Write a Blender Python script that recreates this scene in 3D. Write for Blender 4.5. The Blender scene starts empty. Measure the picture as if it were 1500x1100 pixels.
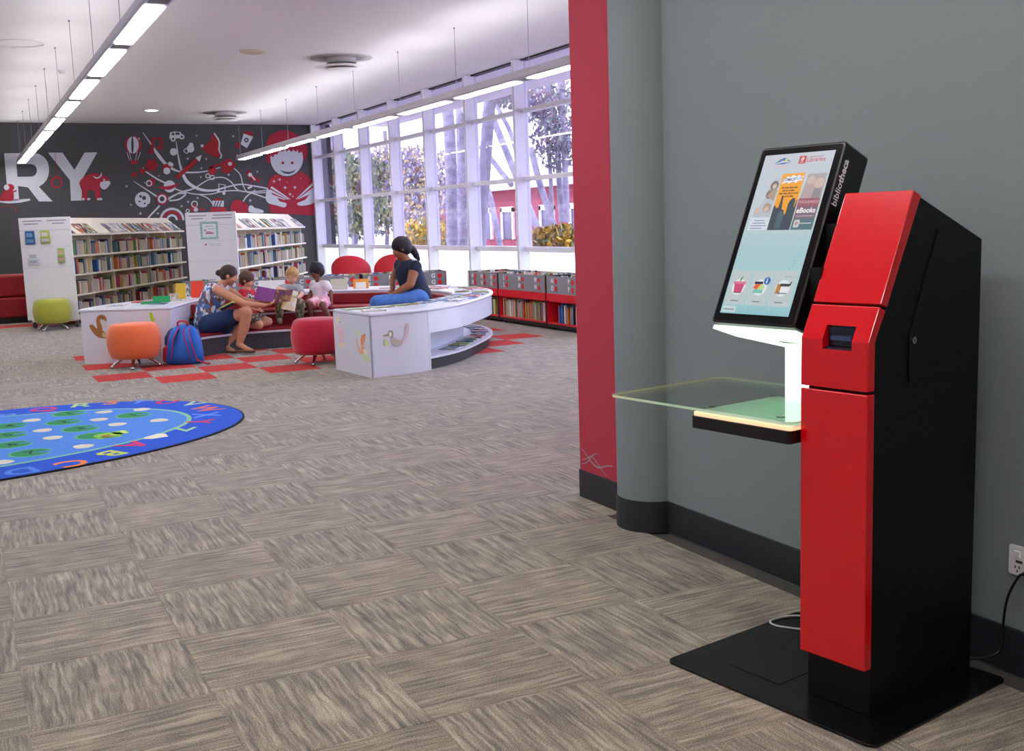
import bpy, bmesh, math, random
from mathutils import Vector, Matrix, Euler
random.seed(7)
SC = bpy.context.scene
COL = SC.collection

# ------------------------------------------------------------------ camera
EYE = Vector((0, 0, 1.4)); FPX = 1600.0
_yaw, _pit, _rol = 0.462935063, 0.140807717, -0.034326185
_f = Vector((math.sin(_yaw)*math.cos(_pit), math.cos(_yaw)*math.cos(_pit), -math.sin(_pit)))
_r = Vector((math.cos(_yaw), -math.sin(_yaw), 0)); _u = _r.cross(_f)
RT = _r*math.cos(_rol) + _u*math.sin(_rol)
UP = -_r*math.sin(_rol) + _u*math.cos(_rol)
FW = _f
cam_data = bpy.data.cameras.new('camera'); cam_data.sensor_width = 36; cam_data.lens = 36*FPX/1500
cam_data.clip_start = 0.05; cam_data.clip_end = 400
cam = bpy.data.objects.new('camera', cam_data); COL.objects.link(cam)
cam.matrix_world = Matrix(((RT.x, UP.x, -FW.x, EYE.x), (RT.y, UP.y, -FW.y, EYE.y), (RT.z, UP.z, -FW.z, EYE.z), (0, 0, 0, 1)))
SC.camera = cam

def ray(px, py): return RT*((px-750)/FPX) + UP*(-(py-550)/FPX) + FW
def at(px, py, d): return EYE + ray(px, py)*d                 # a point measured in the photo, at depth d metres
def onx(px, py, x): r = ray(px, py); return EYE + r*(x/r.x)
def ony(px, py, y): r = ray(px, py); return EYE + r*(y/r.y)
def onz(px, py, z=0): r = ray(px, py); return EYE + r*((z-EYE.z)/r.z)

# ------------------------------------------------------------------ world, sun, view
W = bpy.data.worlds.new('sky'); SC.world = W; W.use_nodes = True
wn = W.node_tree; wn.nodes.clear()
wo = wn.nodes.new('ShaderNodeOutputWorld'); bg = wn.nodes.new('ShaderNodeBackground')
gr = wn.nodes.new('ShaderNodeValToRGB'); tc = wn.nodes.new('ShaderNodeTexCoord'); sp = wn.nodes.new('ShaderNodeSeparateXYZ')
wn.links.new(tc.outputs['Generated'], sp.inputs[0]); wn.links.new(sp.outputs['Z'], gr.inputs[0])
gr.color_ramp.elements[0].position = 0.0; gr.color_ramp.elements[0].color = (0.96, 0.975, 1.0, 1)
gr.color_ramp.elements[1].position = 0.6; gr.color_ramp.elements[1].color = (0.74, 0.84, 1.0, 1)
wn.links.new(gr.outputs[0], bg.inputs[0]); bg.inputs[1].default_value = 4.6
wn.links.new(bg.outputs[0], wo.inputs[0])
sun_d = bpy.data.lights.new('sun', 'SUN'); sun_d.energy = 3.2; sun_d.angle = 0.01; sun_d.color = (1.0, 0.95, 0.86)
sun = bpy.data.objects.new('sun', sun_d); COL.objects.link(sun)
sun.rotation_euler = Vector((-0.55, -0.15, 0.62)).to_track_quat('Z', 'Y').to_euler()
SC.view_settings.view_transform = 'Standard'; SC.view_settings.look = 'None'
SC.view_settings.exposure = 0.45; SC.view_settings.gamma = 1.0; SC.view_settings.use_curve_mapping = False
SC.cycles.use_denoising = True
try: SC.cycles.denoiser = 'OPENIMAGEDENOISE'
except Exception: pass
SC.cycles.max_bounces = 10; SC.cycles.diffuse_bounces = 5; SC.cycles.glossy_bounces = 4
SC.cycles.transparent_max_bounces = 24; SC.cycles.transmission_bounces = 6
SC.cycles.caustics_reflective = False; SC.cycles.caustics_refractive = False
SC.cycles.sample_clamp_indirect = 6.0
PENDANT = 15.0       # glow of the ceiling luminaires

# ------------------------------------------------------------------ materials
def lin(c):
    if isinstance(c, str): c = tuple(int(c[i:i+2], 16)/255 for i in (0, 2, 4))
    return tuple(((v/12.92) if v <= 0.04045 else ((v+0.055)/1.055)**2.4) for v in c[:3]) + (1.0,)
MATS = {}
def mat(name, col='808080', rough=0.6, metal=0.0, emit=None, estr=1.0, coat=0.0, noise=0.0, nscale=20.0, bump=0.0, spec=0.5, sheen=0.0, ndetail=4):
    if name in MATS: return MATS[name]
    m = bpy.data.materials.new(name); m.use_nodes = True; nt = m.node_tree
    b = nt.nodes['Principled BSDF']
    c = lin(col)
    b.inputs['Base Color'].default_value = c; b.inputs['Roughness'].default_value = rough
    b.inputs['Metallic'].default_value = metal; b.inputs['Coat Weight'].default_value = coat
    b.inputs['Specular IOR Level'].default_value = spec; b.inputs['Sheen Weight'].default_value = sheen
    if noise or bump:
        t = nt.nodes.new('ShaderNodeTexCoord'); n = nt.nodes.new('ShaderNodeTexNoise')
        n.inputs['Scale'].default_value = nscale; n.inputs['Detail'].default_value = ndetail
        nt.links.new(t.outputs['Object'], n.inputs['Vector'])
        if noise:
            r = nt.nodes.new('ShaderNodeValToRGB'); e = r.color_ramp.elements
            e[0].position = 0.3; e[1].position = 0.7
            e[0].color = tuple(v*(1-noise) for v in c[:3])+(1,); e[1].color = tuple(min(1, v*(1+noise)) for v in c[:3])+(1,)
            nt.links.new(n.outputs[0], r.inputs[0]); nt.links.new(r.outputs[0], b.inputs['Base Color'])
        if bump:
            bp = nt.nodes.new('ShaderNodeBump'); bp.inputs['Strength'].default_value = bump; bp.inputs['Distance'].default_value = 0.01
            nt.links.new(n.outputs[0], bp.inputs['Height']); nt.links.new(bp.outputs[0], b.inputs['Normal'])
    if emit:
        b.inputs['Emission Color'].default_value = lin(emit); b.inputs['Emission Strength'].default_value = estr
    MATS[name] = m; return m

def glass_mat(name, tint, refl=0.03, rough=0.0):
    m = bpy.data.materials.new(name); m.use_nodes = True; nt = m.node_tree; nt.nodes.clear()
    o = nt.nodes.new('ShaderNodeOutputMaterial'); t = nt.nodes.new('ShaderNodeBsdfTransparent'); g = nt.nodes.new('ShaderNodeBsdfGlossy')
    t.inputs[0].default_value = lin(tint); g.inputs['Roughness'].default_value = rough
    lw = nt.nodes.new('ShaderNodeLayerWeight'); lw.inputs[0].default_value = 0.5
    pw = nt.nodes.new('ShaderNodeMath'); pw.operation = 'POWER'; pw.inputs[1].default_value = 5
    fr = nt.nodes.new('ShaderNodeMath'); fr.operation = 'MULTIPLY_ADD'; fr.inputs[1].default_value = 1-refl; fr.inputs[2].default_value = refl
    nt.links.new(lw.outputs['Facing'], pw.inputs[0]); nt.links.new(pw.outputs[0], fr.inputs[0])
    mx = nt.nodes.new('ShaderNodeMixShader')
    nt.links.new(fr.outputs[0], mx.inputs[0]); nt.links.new(t.outputs[0], mx.inputs[1]); nt.links.new(g.outputs[0], mx.inputs[2])
    nt.links.new(mx.outputs[0], o.inputs[0]); MATS[name] = m; return m

# ------------------------------------------------------------------ mesh helpers
class MB:
    def __init__(s): s.v = []; s.f = []; s.m = []; s.cur = 0
    def add(s, vs, fs, mi=None):
        o = len(s.v); s.v += [tuple(v) for v in vs]
        for f in fs: s.f.append(tuple(i+o for i in f)); s.m.append(s.cur if mi is None else mi)
        return s
    def box(s, x0, x1, y0, y1, z0, z1, mi=None):
        vs = [(x, y, z) for x in (x0, x1) for y in (y0, y1) for z in (z0, z1)]
        return s.add(vs, [(0,1,3,2),(4,6,7,5),(0,4,5,1),(2,3,7,6),(0,2,6,4),(1,5,7,3)], mi)
    def mbox(s, mtx, sx, sy, sz, mi=None):
        vs = [mtx @ Vector((x*sx/2, y*sy/2, z*sz/2)) for x in (-1,1) for y in (-1,1) for z in (-1,1)]
        return s.add(vs, [(0,1,3,2),(4,6,7,5),(0,4,5,1),(2,3,7,6),(0,2,6,4),(1,5,7,3)], mi)
    def prism(s, poly, fn, a, b, mi=None):           # poly in 2-D; fn(p, t) -> 3-D
        n = len(poly)
        vs = [fn(p, a) for p in poly] + [fn(p, b) for p in poly]
        fs = [tuple(range(n))[::-1], tuple(range(n, 2*n))] + [(i, (i+1) % n, n+(i+1) % n, n+i) for i in range(n)]
        return s.add(vs, fs, mi)
    def tube(s, pts, r, n=8, mi=None, cap=True):
        pts = [Vector(p) for p in pts]; k = len(pts)
        rs = r if isinstance(r, (list, tuple)) else [r]*k
        vs = []; ref = None
        for i, p in enumerate(pts):
            d = (pts[min(i+1, k-1)] - pts[max(i-1, 0)]).normalized()
            if ref is None: ref = d.orthogonal().normalized()
            ref = (ref - d*ref.dot(d)); ref = ref.normalized() if ref.length > 1e-6 else d.orthogonal().normalized()
            q = d.cross(ref)
            for j in range(n):
                a = 2*math.pi*j/n; vs.append(p + (ref*math.cos(a) + q*math.sin(a))*rs[i])
        fs = [(i*n+j, i*n+(j+1) % n, (i+1)*n+(j+1) % n, (i+1)*n+j) for i in range(k-1) for j in range(n)]
        if cap: fs += [tuple(range(n))[::-1], tuple(range((k-1)*n, k*n))]
        return s.add(vs, fs, mi)
    def lathe(s, prof, c=(0, 0, 0), n=24, mi=None, sx=1, sy=1):
        c = Vector(c); vs = []; k = len(prof)
        for r, z in prof:
            for j in range(n):
                a = 2*math.pi*j/n; vs.append(c + Vector((r*sx*math.cos(a), r*sy*math.sin(a), z)))
        fs = [(i*n+j, i*n+(j+1) % n, (i+1)*n+(j+1) % n, (i+1)*n+j) for i in range(k-1) for j in range(n)]
        fs += [tuple(range(n))[::-1], tuple(range((k-1)*n, k*n))]
        return s.add(vs, fs, mi)
    def ball(s, c, rx, ry=None, rz=None, n=12, m=8, rot=None, mi=None):
        ry = rx if ry is None else ry; rz = rx if rz is None else rz; c = Vector(c)
        vs = []; 
        for i in range(1, m):
            t = math.pi*i/m
            for j in range(n):
                a = 2*math.pi*j/n; p = Vector((rx*math.sin(t)*math.cos(a), ry*math.sin(t)*math.sin(a), rz*math.cos(t)))
                vs.append(c + (rot @ p if rot else p))
        e1 = Vector((0, 0, rz)); e2 = Vector((0, 0, -rz)); b = len(vs)
        vs += [c + (rot @ e1 if rot else e1), c + (rot @ e2 if rot else e2)]
        fs = [(i*n+j, (i+1)*n+j, (i+1)*n+(j+1) % n, i*n+(j+1) % n) for i in range(m-2) for j in range(n)]
        fs += [(b, j, (j+1) % n) for j in range(n)] + [(b+1, (m-2)*n+(j+1) % n, (m-2)*n+j) for j in range(n)]
        return s.add(vs, fs, mi)
    def build(s, name, m, parent=None, smooth=False, bevel=0, seg=2, loc=None, rotz=None, kind=None, label=None, fixn=True):
        me = bpy.data.meshes.new(name); me.from_pydata(s.v, [], s.f)
        if fixn:
            bm = bmesh.new(); bm.from_mesh(me); bmesh.ops.recalc_face_normals(bm, faces=bm.faces); bm.to_mesh(me); bm.free()
        for x in (m if isinstance(m, (list, tuple)) else [m]): me.materials.append(x)
        if any(s.m): me.polygons.foreach_set('material_index', s.m)
        if smooth:
            me.polygons.foreach_set('use_smooth', [True]*len(me.polygons))
            if smooth != 'all':
                me.set_sharp_from_angle(angle=math.radians(smooth if not isinstance(smooth, bool) else 40))
        o = bpy.data.objects.new(name, me); COL.objects.link(o)
        if parent: o.parent = parent
        if loc is not None: o.location = loc
        if rotz is not None: o.rotation_euler.z = rotz
        if bevel:
            b = o.modifiers.new('bevel', 'BEVEL'); b.width = bevel; b.segments = seg; b.limit_method = 'ANGLE'; b.angle_limit = math.radians(35)
        if kind: o['kind'] = kind
        if label: o['label'] = label
        return o

def tag(o, label, cat, group=None, kind=None):
    o['label'] = label; o['category'] = cat
    if group: o['group'] = group
    if kind: o['kind'] = kind
    return o
def thing(name, label, cat, loc=(0, 0, 0), rotz=0, group=None):
    o = bpy.data.objects.new(name, None); COL.objects.link(o); o.empty_display_size = 0.1
    o.location = loc; o.rotation_euler = (0, 0, rotz); return tag(o, label, cat, group)
def struct(o): o['kind'] = 'structure'; return o
def children(o): return [c for c in bpy.data.objects if c.parent == o]
def copy_tree(o, kids, loc, rotz, label=None):
    r = o.copy(); COL.objects.link(r); r.location = loc; r.rotation_euler = (0, 0, rotz)
    if label: r['label'] = label
    for k in kids:
        c = k.copy(); COL.objects.link(c); c.parent = r
    return r
def smoothpath(P, n=8, closed=False):
    P = [Vector(p) for p in P]; out = []; L = len(P)
    rng = range(L) if closed else range(L-1)
    for i in rng:
        g = (lambda j: P[j % L]) if closed else (lambda j: P[max(0, min(L-1, j))])
        p0, p1, p2, p3 = g(i-1), g(i), g(i+1), g(i+2)
        for k in range(n):
            t = k/n
            out.append(0.5*((2*p1) + (p2-p0)*t + (2*p0-5*p1+4*p2-p3)*t*t + (3*p1-p0-3*p2+p3)*t*t*t))
    if not closed: out.append(P[-1])
    return out
def text_geo(txt, size=1.0, bold=0.0, depth=0.004, align='CENTER', res=3):
    c = bpy.data.curves.new('t', 'FONT'); c.body = txt; c.size = size; c.offset = bold*size; c.extrude = depth/2
    c.align_x = align; c.align_y = 'CENTER'; c.resolution_u = res
    o = bpy.data.objects.new('t', c); COL.objects.link(o)
    dg = bpy.context.evaluated_depsgraph_get(); me = o.evaluated_get(dg).to_mesh()
    vs = [v.co.copy() for v in me.vertices]; fs = [tuple(p.vertices) for p in me.polygons]
    o.evaluated_get(dg).to_mesh_clear(); bpy.data.objects.remove(o); bpy.data.curves.remove(c)
    return vs, fs
def text(name, txt, size, m, org, xdir, ydir, parent=None, bold=0.0, depth=0.004, align='CENTER', mb=None, squash=1.0):
    vs, fs = text_geo(txt, size, bold, depth, align)
    x = Vector(xdir).normalized(); y = Vector(ydir).normalized(); z = x.cross(y); org = Vector(org)
    vv = [org + x*v.x*squash + y*v.y + z*v.z for v in vs]
    if mb is not None: return mb.add(vv, fs)
    b = MB(); b.add(vv, fs); return b.build(name, m, parent, fixn=False)
def evaluated_copy(o):           # bake modifiers into the mesh
    dg = bpy.context.evaluated_depsgraph_get(); me = bpy.data.meshes.new_from_object(o.evaluated_get(dg))
    o.modifiers.clear(); o.data = me; return o

# shared materials
white = mat('white_laminate', 'E9EAEE', 0.35)
white_metal = mat('white_powdercoat', 'E6E6E8', 0.4)
cream = mat('cream_steel', 'E4DCC6', 0.45)
black = mat('black_powdercoat', '070708', 0.5, spec=0.3, noise=0.15, nscale=60, bump=0.05)
blackp = mat('black_plastic', '0A0A0B', 0.3)
chrome = mat('chrome', 'D8DADC', 0.12, 1.0)
darkgrey = mat('dark_grey_laminate', '3A3C40', 0.5)
midgrey = mat('grey_panel', '8A8C90', 0.55)
redpanel = mat('red_laminate', 'D81E2E', 0.35)
darkred = mat('dark_red_metal', '7A1A20', 0.45)
pagew = mat('paper', 'EFECE2', 0.8)
# ================================================================== SETTING
XW, YB, ZC, XR = 7.45, 24.3, 3.67, 2.715        # window wall, back wall, ceiling, grey wall
XL, YF = -6.5, -4.0

def carpet_mat(name, along, c0, c1, c2, sheen=.3):
    m = bpy.data.materials.new(name); m.use_nodes = True; nt = m.node_tree; L = nt.links
    b = nt.nodes['Principled BSDF']; b.inputs['Roughness'].default_value = 0.95; b.inputs['Specular IOR Level'].default_value = 0.15; b.inputs['Sheen Weight'].default_value = sheen; b.inputs['Sheen Roughness'].default_value = 0.5
    g = nt.nodes.new('ShaderNodeNewGeometry'); oi = nt.nodes.new('ShaderNodeObjectInfo')
    wv = nt.nodes.new('ShaderNodeTexNoise'); wv.inputs['Scale'].default_value = 7; wv.inputs['Detail'].default_value = 2
    mp = nt.nodes.new('ShaderNodeMapping'); mp.inputs['Scale'].default_value = (3.2, 58, 3) if along == 'x' else (58, 3.2, 3)
    ad = nt.nodes.new('ShaderNodeVectorMath'); ad.operation = 'MULTIPLY_ADD'; ad.inputs[1].default_value = (0.026, 0.026, 0)
    L.new(g.outputs['Position'], wv.inputs['Vector']); L.new(wv.outputs['Color'], ad.inputs[0]); L.new(g.outputs['Position'], ad.inputs[2])
    L.new(ad.outputs[0], mp.inputs['Vector'])
    n1 = nt.nodes.new('ShaderNodeTexNoise'); n1.inputs['Scale'].default_value = 1.0; n1.inputs['Detail'].default_value = 5; n1.inputs['Roughness'].default_value = 0.65
    L.new(mp.outputs[0], n1.inputs['Vector'])
    n2 = nt.nodes.new('ShaderNodeTexNoise'); n2.inputs['Scale'].default_value = 220; n2.inputs['Detail'].default_value = 2
    L.new(g.outputs['Position'], n2.inputs['Vector'])
    n3 = nt.nodes.new('ShaderNodeTexNoise'); n3.inputs['Scale'].default_value = 9; n3.inputs['Detail'].default_value = 1
    L.new(g.outputs['Position'], n3.inputs['Vector'])
    def mth(op, a, bb):
        q = nt.nodes.new('ShaderNodeMath'); q.operation = op
        for i, x in enumerate((a, bb)):
            if isinstance(x, (int, float)): q.inputs[i].default_value = x
            else: L.new(x, q.inputs[i])
        return q.outputs[0]
    s = mth('ADD', mth('MULTIPLY', n1.outputs[0], 0.72), mth('ADD', mth('MULTIPLY', n2.outputs[0], 0.50), mth('MULTIPLY', n3.outputs[0], 0.14)))
    r = nt.nodes.new('ShaderNodeValToRGB'); e = r.color_ramp.elements
    e[0].position = 0.54; e[0].color = lin(c0); e[1].position = 0.84; e[1].color = lin(c2)
    k = e.new(0.67); k.color = lin(c1)
    L.new(s, r.inputs[0])
    hv = nt.nodes.new('ShaderNodeHueSaturation'); L.new(r.outputs[0], hv.inputs['Color'])
    L.new(mth('ADD', mth('MULTIPLY', oi.outputs['Random'], 0.14), 0.93), hv.inputs['Value'])
    L.new(hv.outputs[0], b.inputs['Base Color'])
    bp = nt.nodes.new('ShaderNodeBump'); bp.inputs['Strength'].default_value = 0.55; bp.inputs['Distance'].default_value = 0.006
    L.new(s, bp.inputs['Height']); L.new(bp.outputs[0], b.inputs['Normal'])
    return m
CX = carpet_mat('carpet_grain_across', 'x', '51504E', '857A6A', 'BFB39E')
CY = carpet_mat('carpet_grain_along', 'y', '4E4E4E', '83796A', 'BFB4A0')
CR = carpet_mat('carpet_red', 'x', 'A02C2A', 'C03C38', 'D04A44', .04)

floor = MB().box(XL, XW, YF, YB, -0.25, -0.006).build('floor', mat('floor_screed', '4A4844', 0.95)); struct(floor)
TX, TY = 0.515, 0.52
def tile_mesh(m):
    a = TX/2-0.0003; c = TY/2-0.0003; k = 0.0008; b = MB()
    b.add([(-a,-c,-.006),(a,-c,-.006),(a,c,-.006),(-a,c,-.006),(-a,-c,-k),(a,-c,-k),(a,c,-k),(-a,c,-k),(-a+k,-c+k,0),(a-k,-c+k,0),(a-k,c-k,0),(-a+k,c-k,0)],
          [(0,1,5,4),(1,2,6,5),(2,3,7,6),(3,0,4,7),(4,5,9,8),(5,6,10,9),(6,7,11,10),(7,4,8,11),(8,9,10,11)])
    me = bpy.data.meshes.new('carpet_tile'); me.from_pydata(b.v, [], b.f); me.materials.append(m); return me
TM = {k: tile_mesh(m) for k, m in (('x', CX), ('y', CY), ('r', CR))}
cells = []
for i in range(-14, 14):
    for j in range(-15, 41):
        x = 0.57+TX*(i+.5); y = 3.27+TY*(j+.5)
        if not (XL+.3 < x < XW-.26 and YF+.3 < y < YB-.26): continue
        if y < 4.45 and x > XR-0.26: continue
        k = 'x' if (i+j) % 2 == 0 else 'y'
        if (i+j) % 2 == 0 and math.hypot(x-3.6, y-12.3) < 2.6 and y > 10.6: k = 'r'
        if j == 30 and x < 1.9: k = 'r'
        q = Vector((x, y, 0))-EYE; d = q.dot(FW); vis = False; size = 0
        if d > 0.6:
            px = 750+FPX*q.dot(RT)/d; py = 550-FPX*q.dot(UP)/d
            vis = -260*2/d-60 < px < 1500+260*2/d+60 and py < 1100+500/d
            size = 1/(d*d)*(1.4/d)
            if px > 0 and y > 14.5 and k != 'r': size *= .2
            if 1.9 < x < 5.4 and y > 13: size *= .1
        cells.append((size if vis else -1, x, y, k))
cells.sort(key=lambda c: -c[0])
n = 0; rest = MB()
for s_, x, y, k in cells:
    if s_ > 0 and n < 300:
        o = bpy.data.objects.new('carpet_tile', TM[k]); COL.objects.link(o); o.parent = floor; o.location = (x, y, 0); n += 1
    else:
        a = TX/2-.0003; c = TY/2-.0003
        rest.add([(x-a,y-c,-.005),(x+a,y-c,-.005),(x+a,y+c,-.005),(x-a,y+c,-.005),(x-a+.002,y-c+.002,0),(x+a-.002,y-c+.002,0),(x+a-.002,y+c-.002,0),(x-a+.002,y+c-.002,0)],
                 [(0,1,5,4),(1,2,6,5),(2,3,7,6),(3,0,4,7),(4,5,6,7)], 'xyr'.index(k))
o = rest.build('carpet_tiling', [CX, CY, CR], floor, kind='stuff', fixn=False)

ceil_m = mat('ceiling_paint', 'E0DCDA', 0.9)
struct(MB().box(XL-.3, XW+.02, YF-.3, YB+.3, ZC, ZC+0.3).build('ceiling', ceil_m))
struct(MB().box(XL-.3, XW+.3, YB, YB+.3, -.3, ZC+.3).build('wall_back', mat('wall_charcoal', '4A4A4B', 0.85, noise=0.03, nscale=3)))
struct(MB().box(XL-.3, XL, YF-.3, YB+.3, -.3, ZC+.3).build('wall_left', mat('wall_light', 'C9C6C2', 0.85)))
struct(MB().box(XL-.3, XR+.3, YF-.3, YF, -.3, ZC+.3).build('wall_front', mat('wall_light')))
greyw = mat('wall_grey', '808A8D', 0.8, noise=0.02, nscale=2)
redw = mat('wall_red', 'B83348', 0.75)
skirtm = mat('skirting_vinyl', '23272E', 0.5, noise=0.12, nscale=14)
# the grey wall, its red painted end and the half column in front of them
struct(MB().box(XR, XW+.3, YF-.3, 4.07, -.3, ZC+.3).build('wall_right', greyw))
struct(MB().box(XR, XW+.3, 4.07, 4.70, -.3, ZC+.3).build('wall_red_end', redw))
struct(MB().box(XR-.006, XR+.2, YF, 4.08, 0, .142).build('baseboard_right', skirtm, bevel=.003))
struct(MB().box(XR-.006, XR+.3, 4.08, 4.706, 0, .142).build('baseboard_red_end', skirtm, bevel=.003))
cc = Vector((2.742, 4.09, 0))
prof = lambda r: [(r, 0), (r, ZC)]
col = MB().lathe([(0.162, 0.14), (0.162, ZC+.02)], cc, 40).build('trim_column', greyw, smooth=30); struct(col)
struct(MB().lathe([(0.168, 0), (0.168, .142)], cc, 40).build('baseboard_column', skirtm, smooth=30))
# grey looping wall graphic on the red wall (flat print)
gm = mat('graphic_grey', 'A2969A', 0.7)
def pz(x, y): return onx(830+x/13.75, 640+y/13.75, XR-.0025)
def ribbon(mb, pts, w, nrm, mi=None, off=0.0):
    pts = [Vector(p) for p in pts]; nrm = Vector(nrm); k = len(pts); vs = []
    ws = w if isinstance(w, (list, tuple)) else [w]*k
    if len(ws) != k: ws = [ws[min(len(ws)-1, int(i*len(ws)/k))] for i in range(k)]
    for i, p in enumerate(pts):
        d = (pts[min(i+1, k-1)]-pts[max(i-1, 0)]).normalized(); s = d.cross(nrm).normalized()*ws[i]/2
        vs += [p-s+nrm*off, p+s+nrm*off]
    return mb.add(vs, [(2*i, 2*i+1, 2*i+3, 2*i+2) for i in range(k-1)], mi)
g = MB()
for L_, w_ in (([(300,235),(350,290),(440,420),(520,530),(620,610),(700,610),(820,585),(940,590)], .010),
               ([(300,465),(370,450),(440,410),(500,390),(560,345),(630,335)], .008),
               ([(300,535),(370,530),(450,470),(500,395),(560,450),(650,580),(720,680),(810,790)], .008)):
    P = smoothpath([pz(*p) for p in L_], 6); k = len(P)
    ribbon(g, P, [w_*(1-.6*abs(2*i/k-1)) for i in range(k)], (-1, 0, 0))
tag(g.build('wall_graphic', gm, fixn=False), 'grey swirling line graphic low on the red wall end', 'decal')

# ------------------------------------------------------------------ window wall
frame_m = mat('window_frame_white', 'E4E2EA', 0.4)
glass = glass_mat('window_glass', 'E2E0F4')
frost = glass_mat('lower_glass', 'F4F6FA')
_nt = frost.node_tree; _tr = [n for n in _nt.nodes if n.type == 'BSDF_TRANSPARENT'][0]; _mx = [n for n in _nt.nodes if n.type == 'MIX_SHADER'][0]
_m2 = _nt.nodes.new('ShaderNodeMixShader'); _tl = _nt.nodes.new('ShaderNodeBsdfTranslucent'); _tl.inputs[0].default_value = lin('F4F6FA'); _m2.inputs[0].default_value = .5
_nt.links.new(_tr.outputs[0], _m2.inputs[1]); _nt.links.new(_tl.outputs[0], _m2.inputs[2]); _nt.links.new(_m2.outputs[0], _mx.inputs[1])
ys = [24.27, 22.66, 21.01, 19.33, 17.66, 15.95, 14.25, 12.57, 10.9, 9.2, 7.5, 5.8, 4.72]
seal = mat('window_seal', '26222C', 0.6)
for i in range(len(ys)-1):
    y1, y0 = ys[i], ys[i+1]
    w = bpy.data.objects.new('window_%d' % (i+1), None); COL.objects.link(w); w.location = (XW, y0, 0); struct(w)
    def lb(a, b_, c, d, e, f, nm, m, **k): return MB().box(a, b_, c, d, e, f).build(nm, m, w, **k)
    D = y1-y0
    lb(-.17, .05, -.035, .035, 0, ZC-.002, 'mullion', frame_m, bevel=.004)
    lb(-.002, .012, .035, .05, .06, ZC-.01, 'gasket', seal)
    for z, h in ((.98, .07), (1.99, .06), (2.95, .06)):
        lb(-.06, .05, .035, D-.035, z-h/2, z+h/2, 'transom', frame_m)
    lb(-.06, .05, .035, D-.035, 0.0, .06, 'transom', frame_m)
    lb(-.05, .05, .035, D-.035, ZC-.022, ZC-.002, 'transom', seal)
    for z0, z1, m in ((.06, .945, frost), (1.015, 1.96, glass), (2.02, 2.92, glass), (2.98, ZC-.022, glass)):
        lb(0, .008, .035, D-.035, z0, z1, 'pane', m)
struct(MB().box(XW-.17, XW+.05, YB-.09, YB-.001, 0, ZC-.002).build('trim_1', frame_m, bevel=.004))
# roof over the windows outside
MBs = MB().box(XW+.05, XW+1.9, 3.5, YB+.5, ZC+.02, ZC+.2).build('trim_3', mat('soffit', 'D8CCD4', .8)); struct(MBs)

# ------------------------------------------------------------------ ceiling luminaires
lamp_m = mat('luminaire_diffuser', 'FFFFFF', 0.5, emit='FAFAFF', estr=PENDANT*1.15)
ZL = 2.85
up_m = mat('luminaire_uplight', 'FFFFFF', 0.5, emit='FAFAFF', estr=PENDANT*.62)
def rpoly2(x0, x1, y0, y1, r, n=5):
    P = []
    for cx, cy, a0 in ((x1-r, y1-r, 0), (x0+r, y1-r, 90), (x0+r, y0+r, 180), (x1-r, y0+r, 270)):
        for i in range(n+1):
            a = math.radians(a0+90*i/n); P.append((cx+r*math.cos(a), cy+r*math.sin(a)))
    return P
def light_row(x, ends, label):
    t = thing('linear_pendant_light', label, 'light', (x, 0, ZC), 0, 'long ceiling light rows')
    z = ZL-ZC
    a, b_ = ends
    hb = MB(); hb.prism([(-.085, .02), (-.070, .095), (.070, .095), (.085, .02), (.078, 0), (-.078, 0)], lambda p, s: (p[0], s, z+p[1]), a, b_)
    hb.build('housing', frame_m, t)
    y = b_-.05; cab = []
    while y-1.75 > a:
        m = MB(); m.prism(rpoly2(-.066, .066, y-1.60, y-.07, .03), lambda p, s: (p[0], p[1], s), z-.008, z-.0005); m.build('diffuser', lamp_m, t)
        MB().box(-.05, .05, y-1.64, y-.05, z+.0952, z+.098).build('uplight_lens', up_m, t)
        MB().box(-.062, .062, y-.06, y+.16, z-.003, z-.0005).build('joint_plate', mat('louvre_grey', '77757A', .5), t)
        cab.append(y-.02); y -= 1.85
    for yc in cab:
        MB().tube([(0, yc, z+.09), (0, yc, -.03)], .003, 5).lathe([(.011, -.02), (.008, -.001)], (0, yc, 0), 8).build('hanger', mat('steel_cable', '8C8C90', .4, .8), t)
    return t
light_row(1.285, (-3.6, 24.0), 'long pendant light row running over the rug towards the big RY letters')
light_row(5.45, (4.9, 23.3), 'long pendant light row hanging in front of the window wall')
o = light_row(-3.2, (-3.6, 23.6), 'added pendant light row out of view on the left of the hall');  # unseen extra row, added to help light the hall

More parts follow.
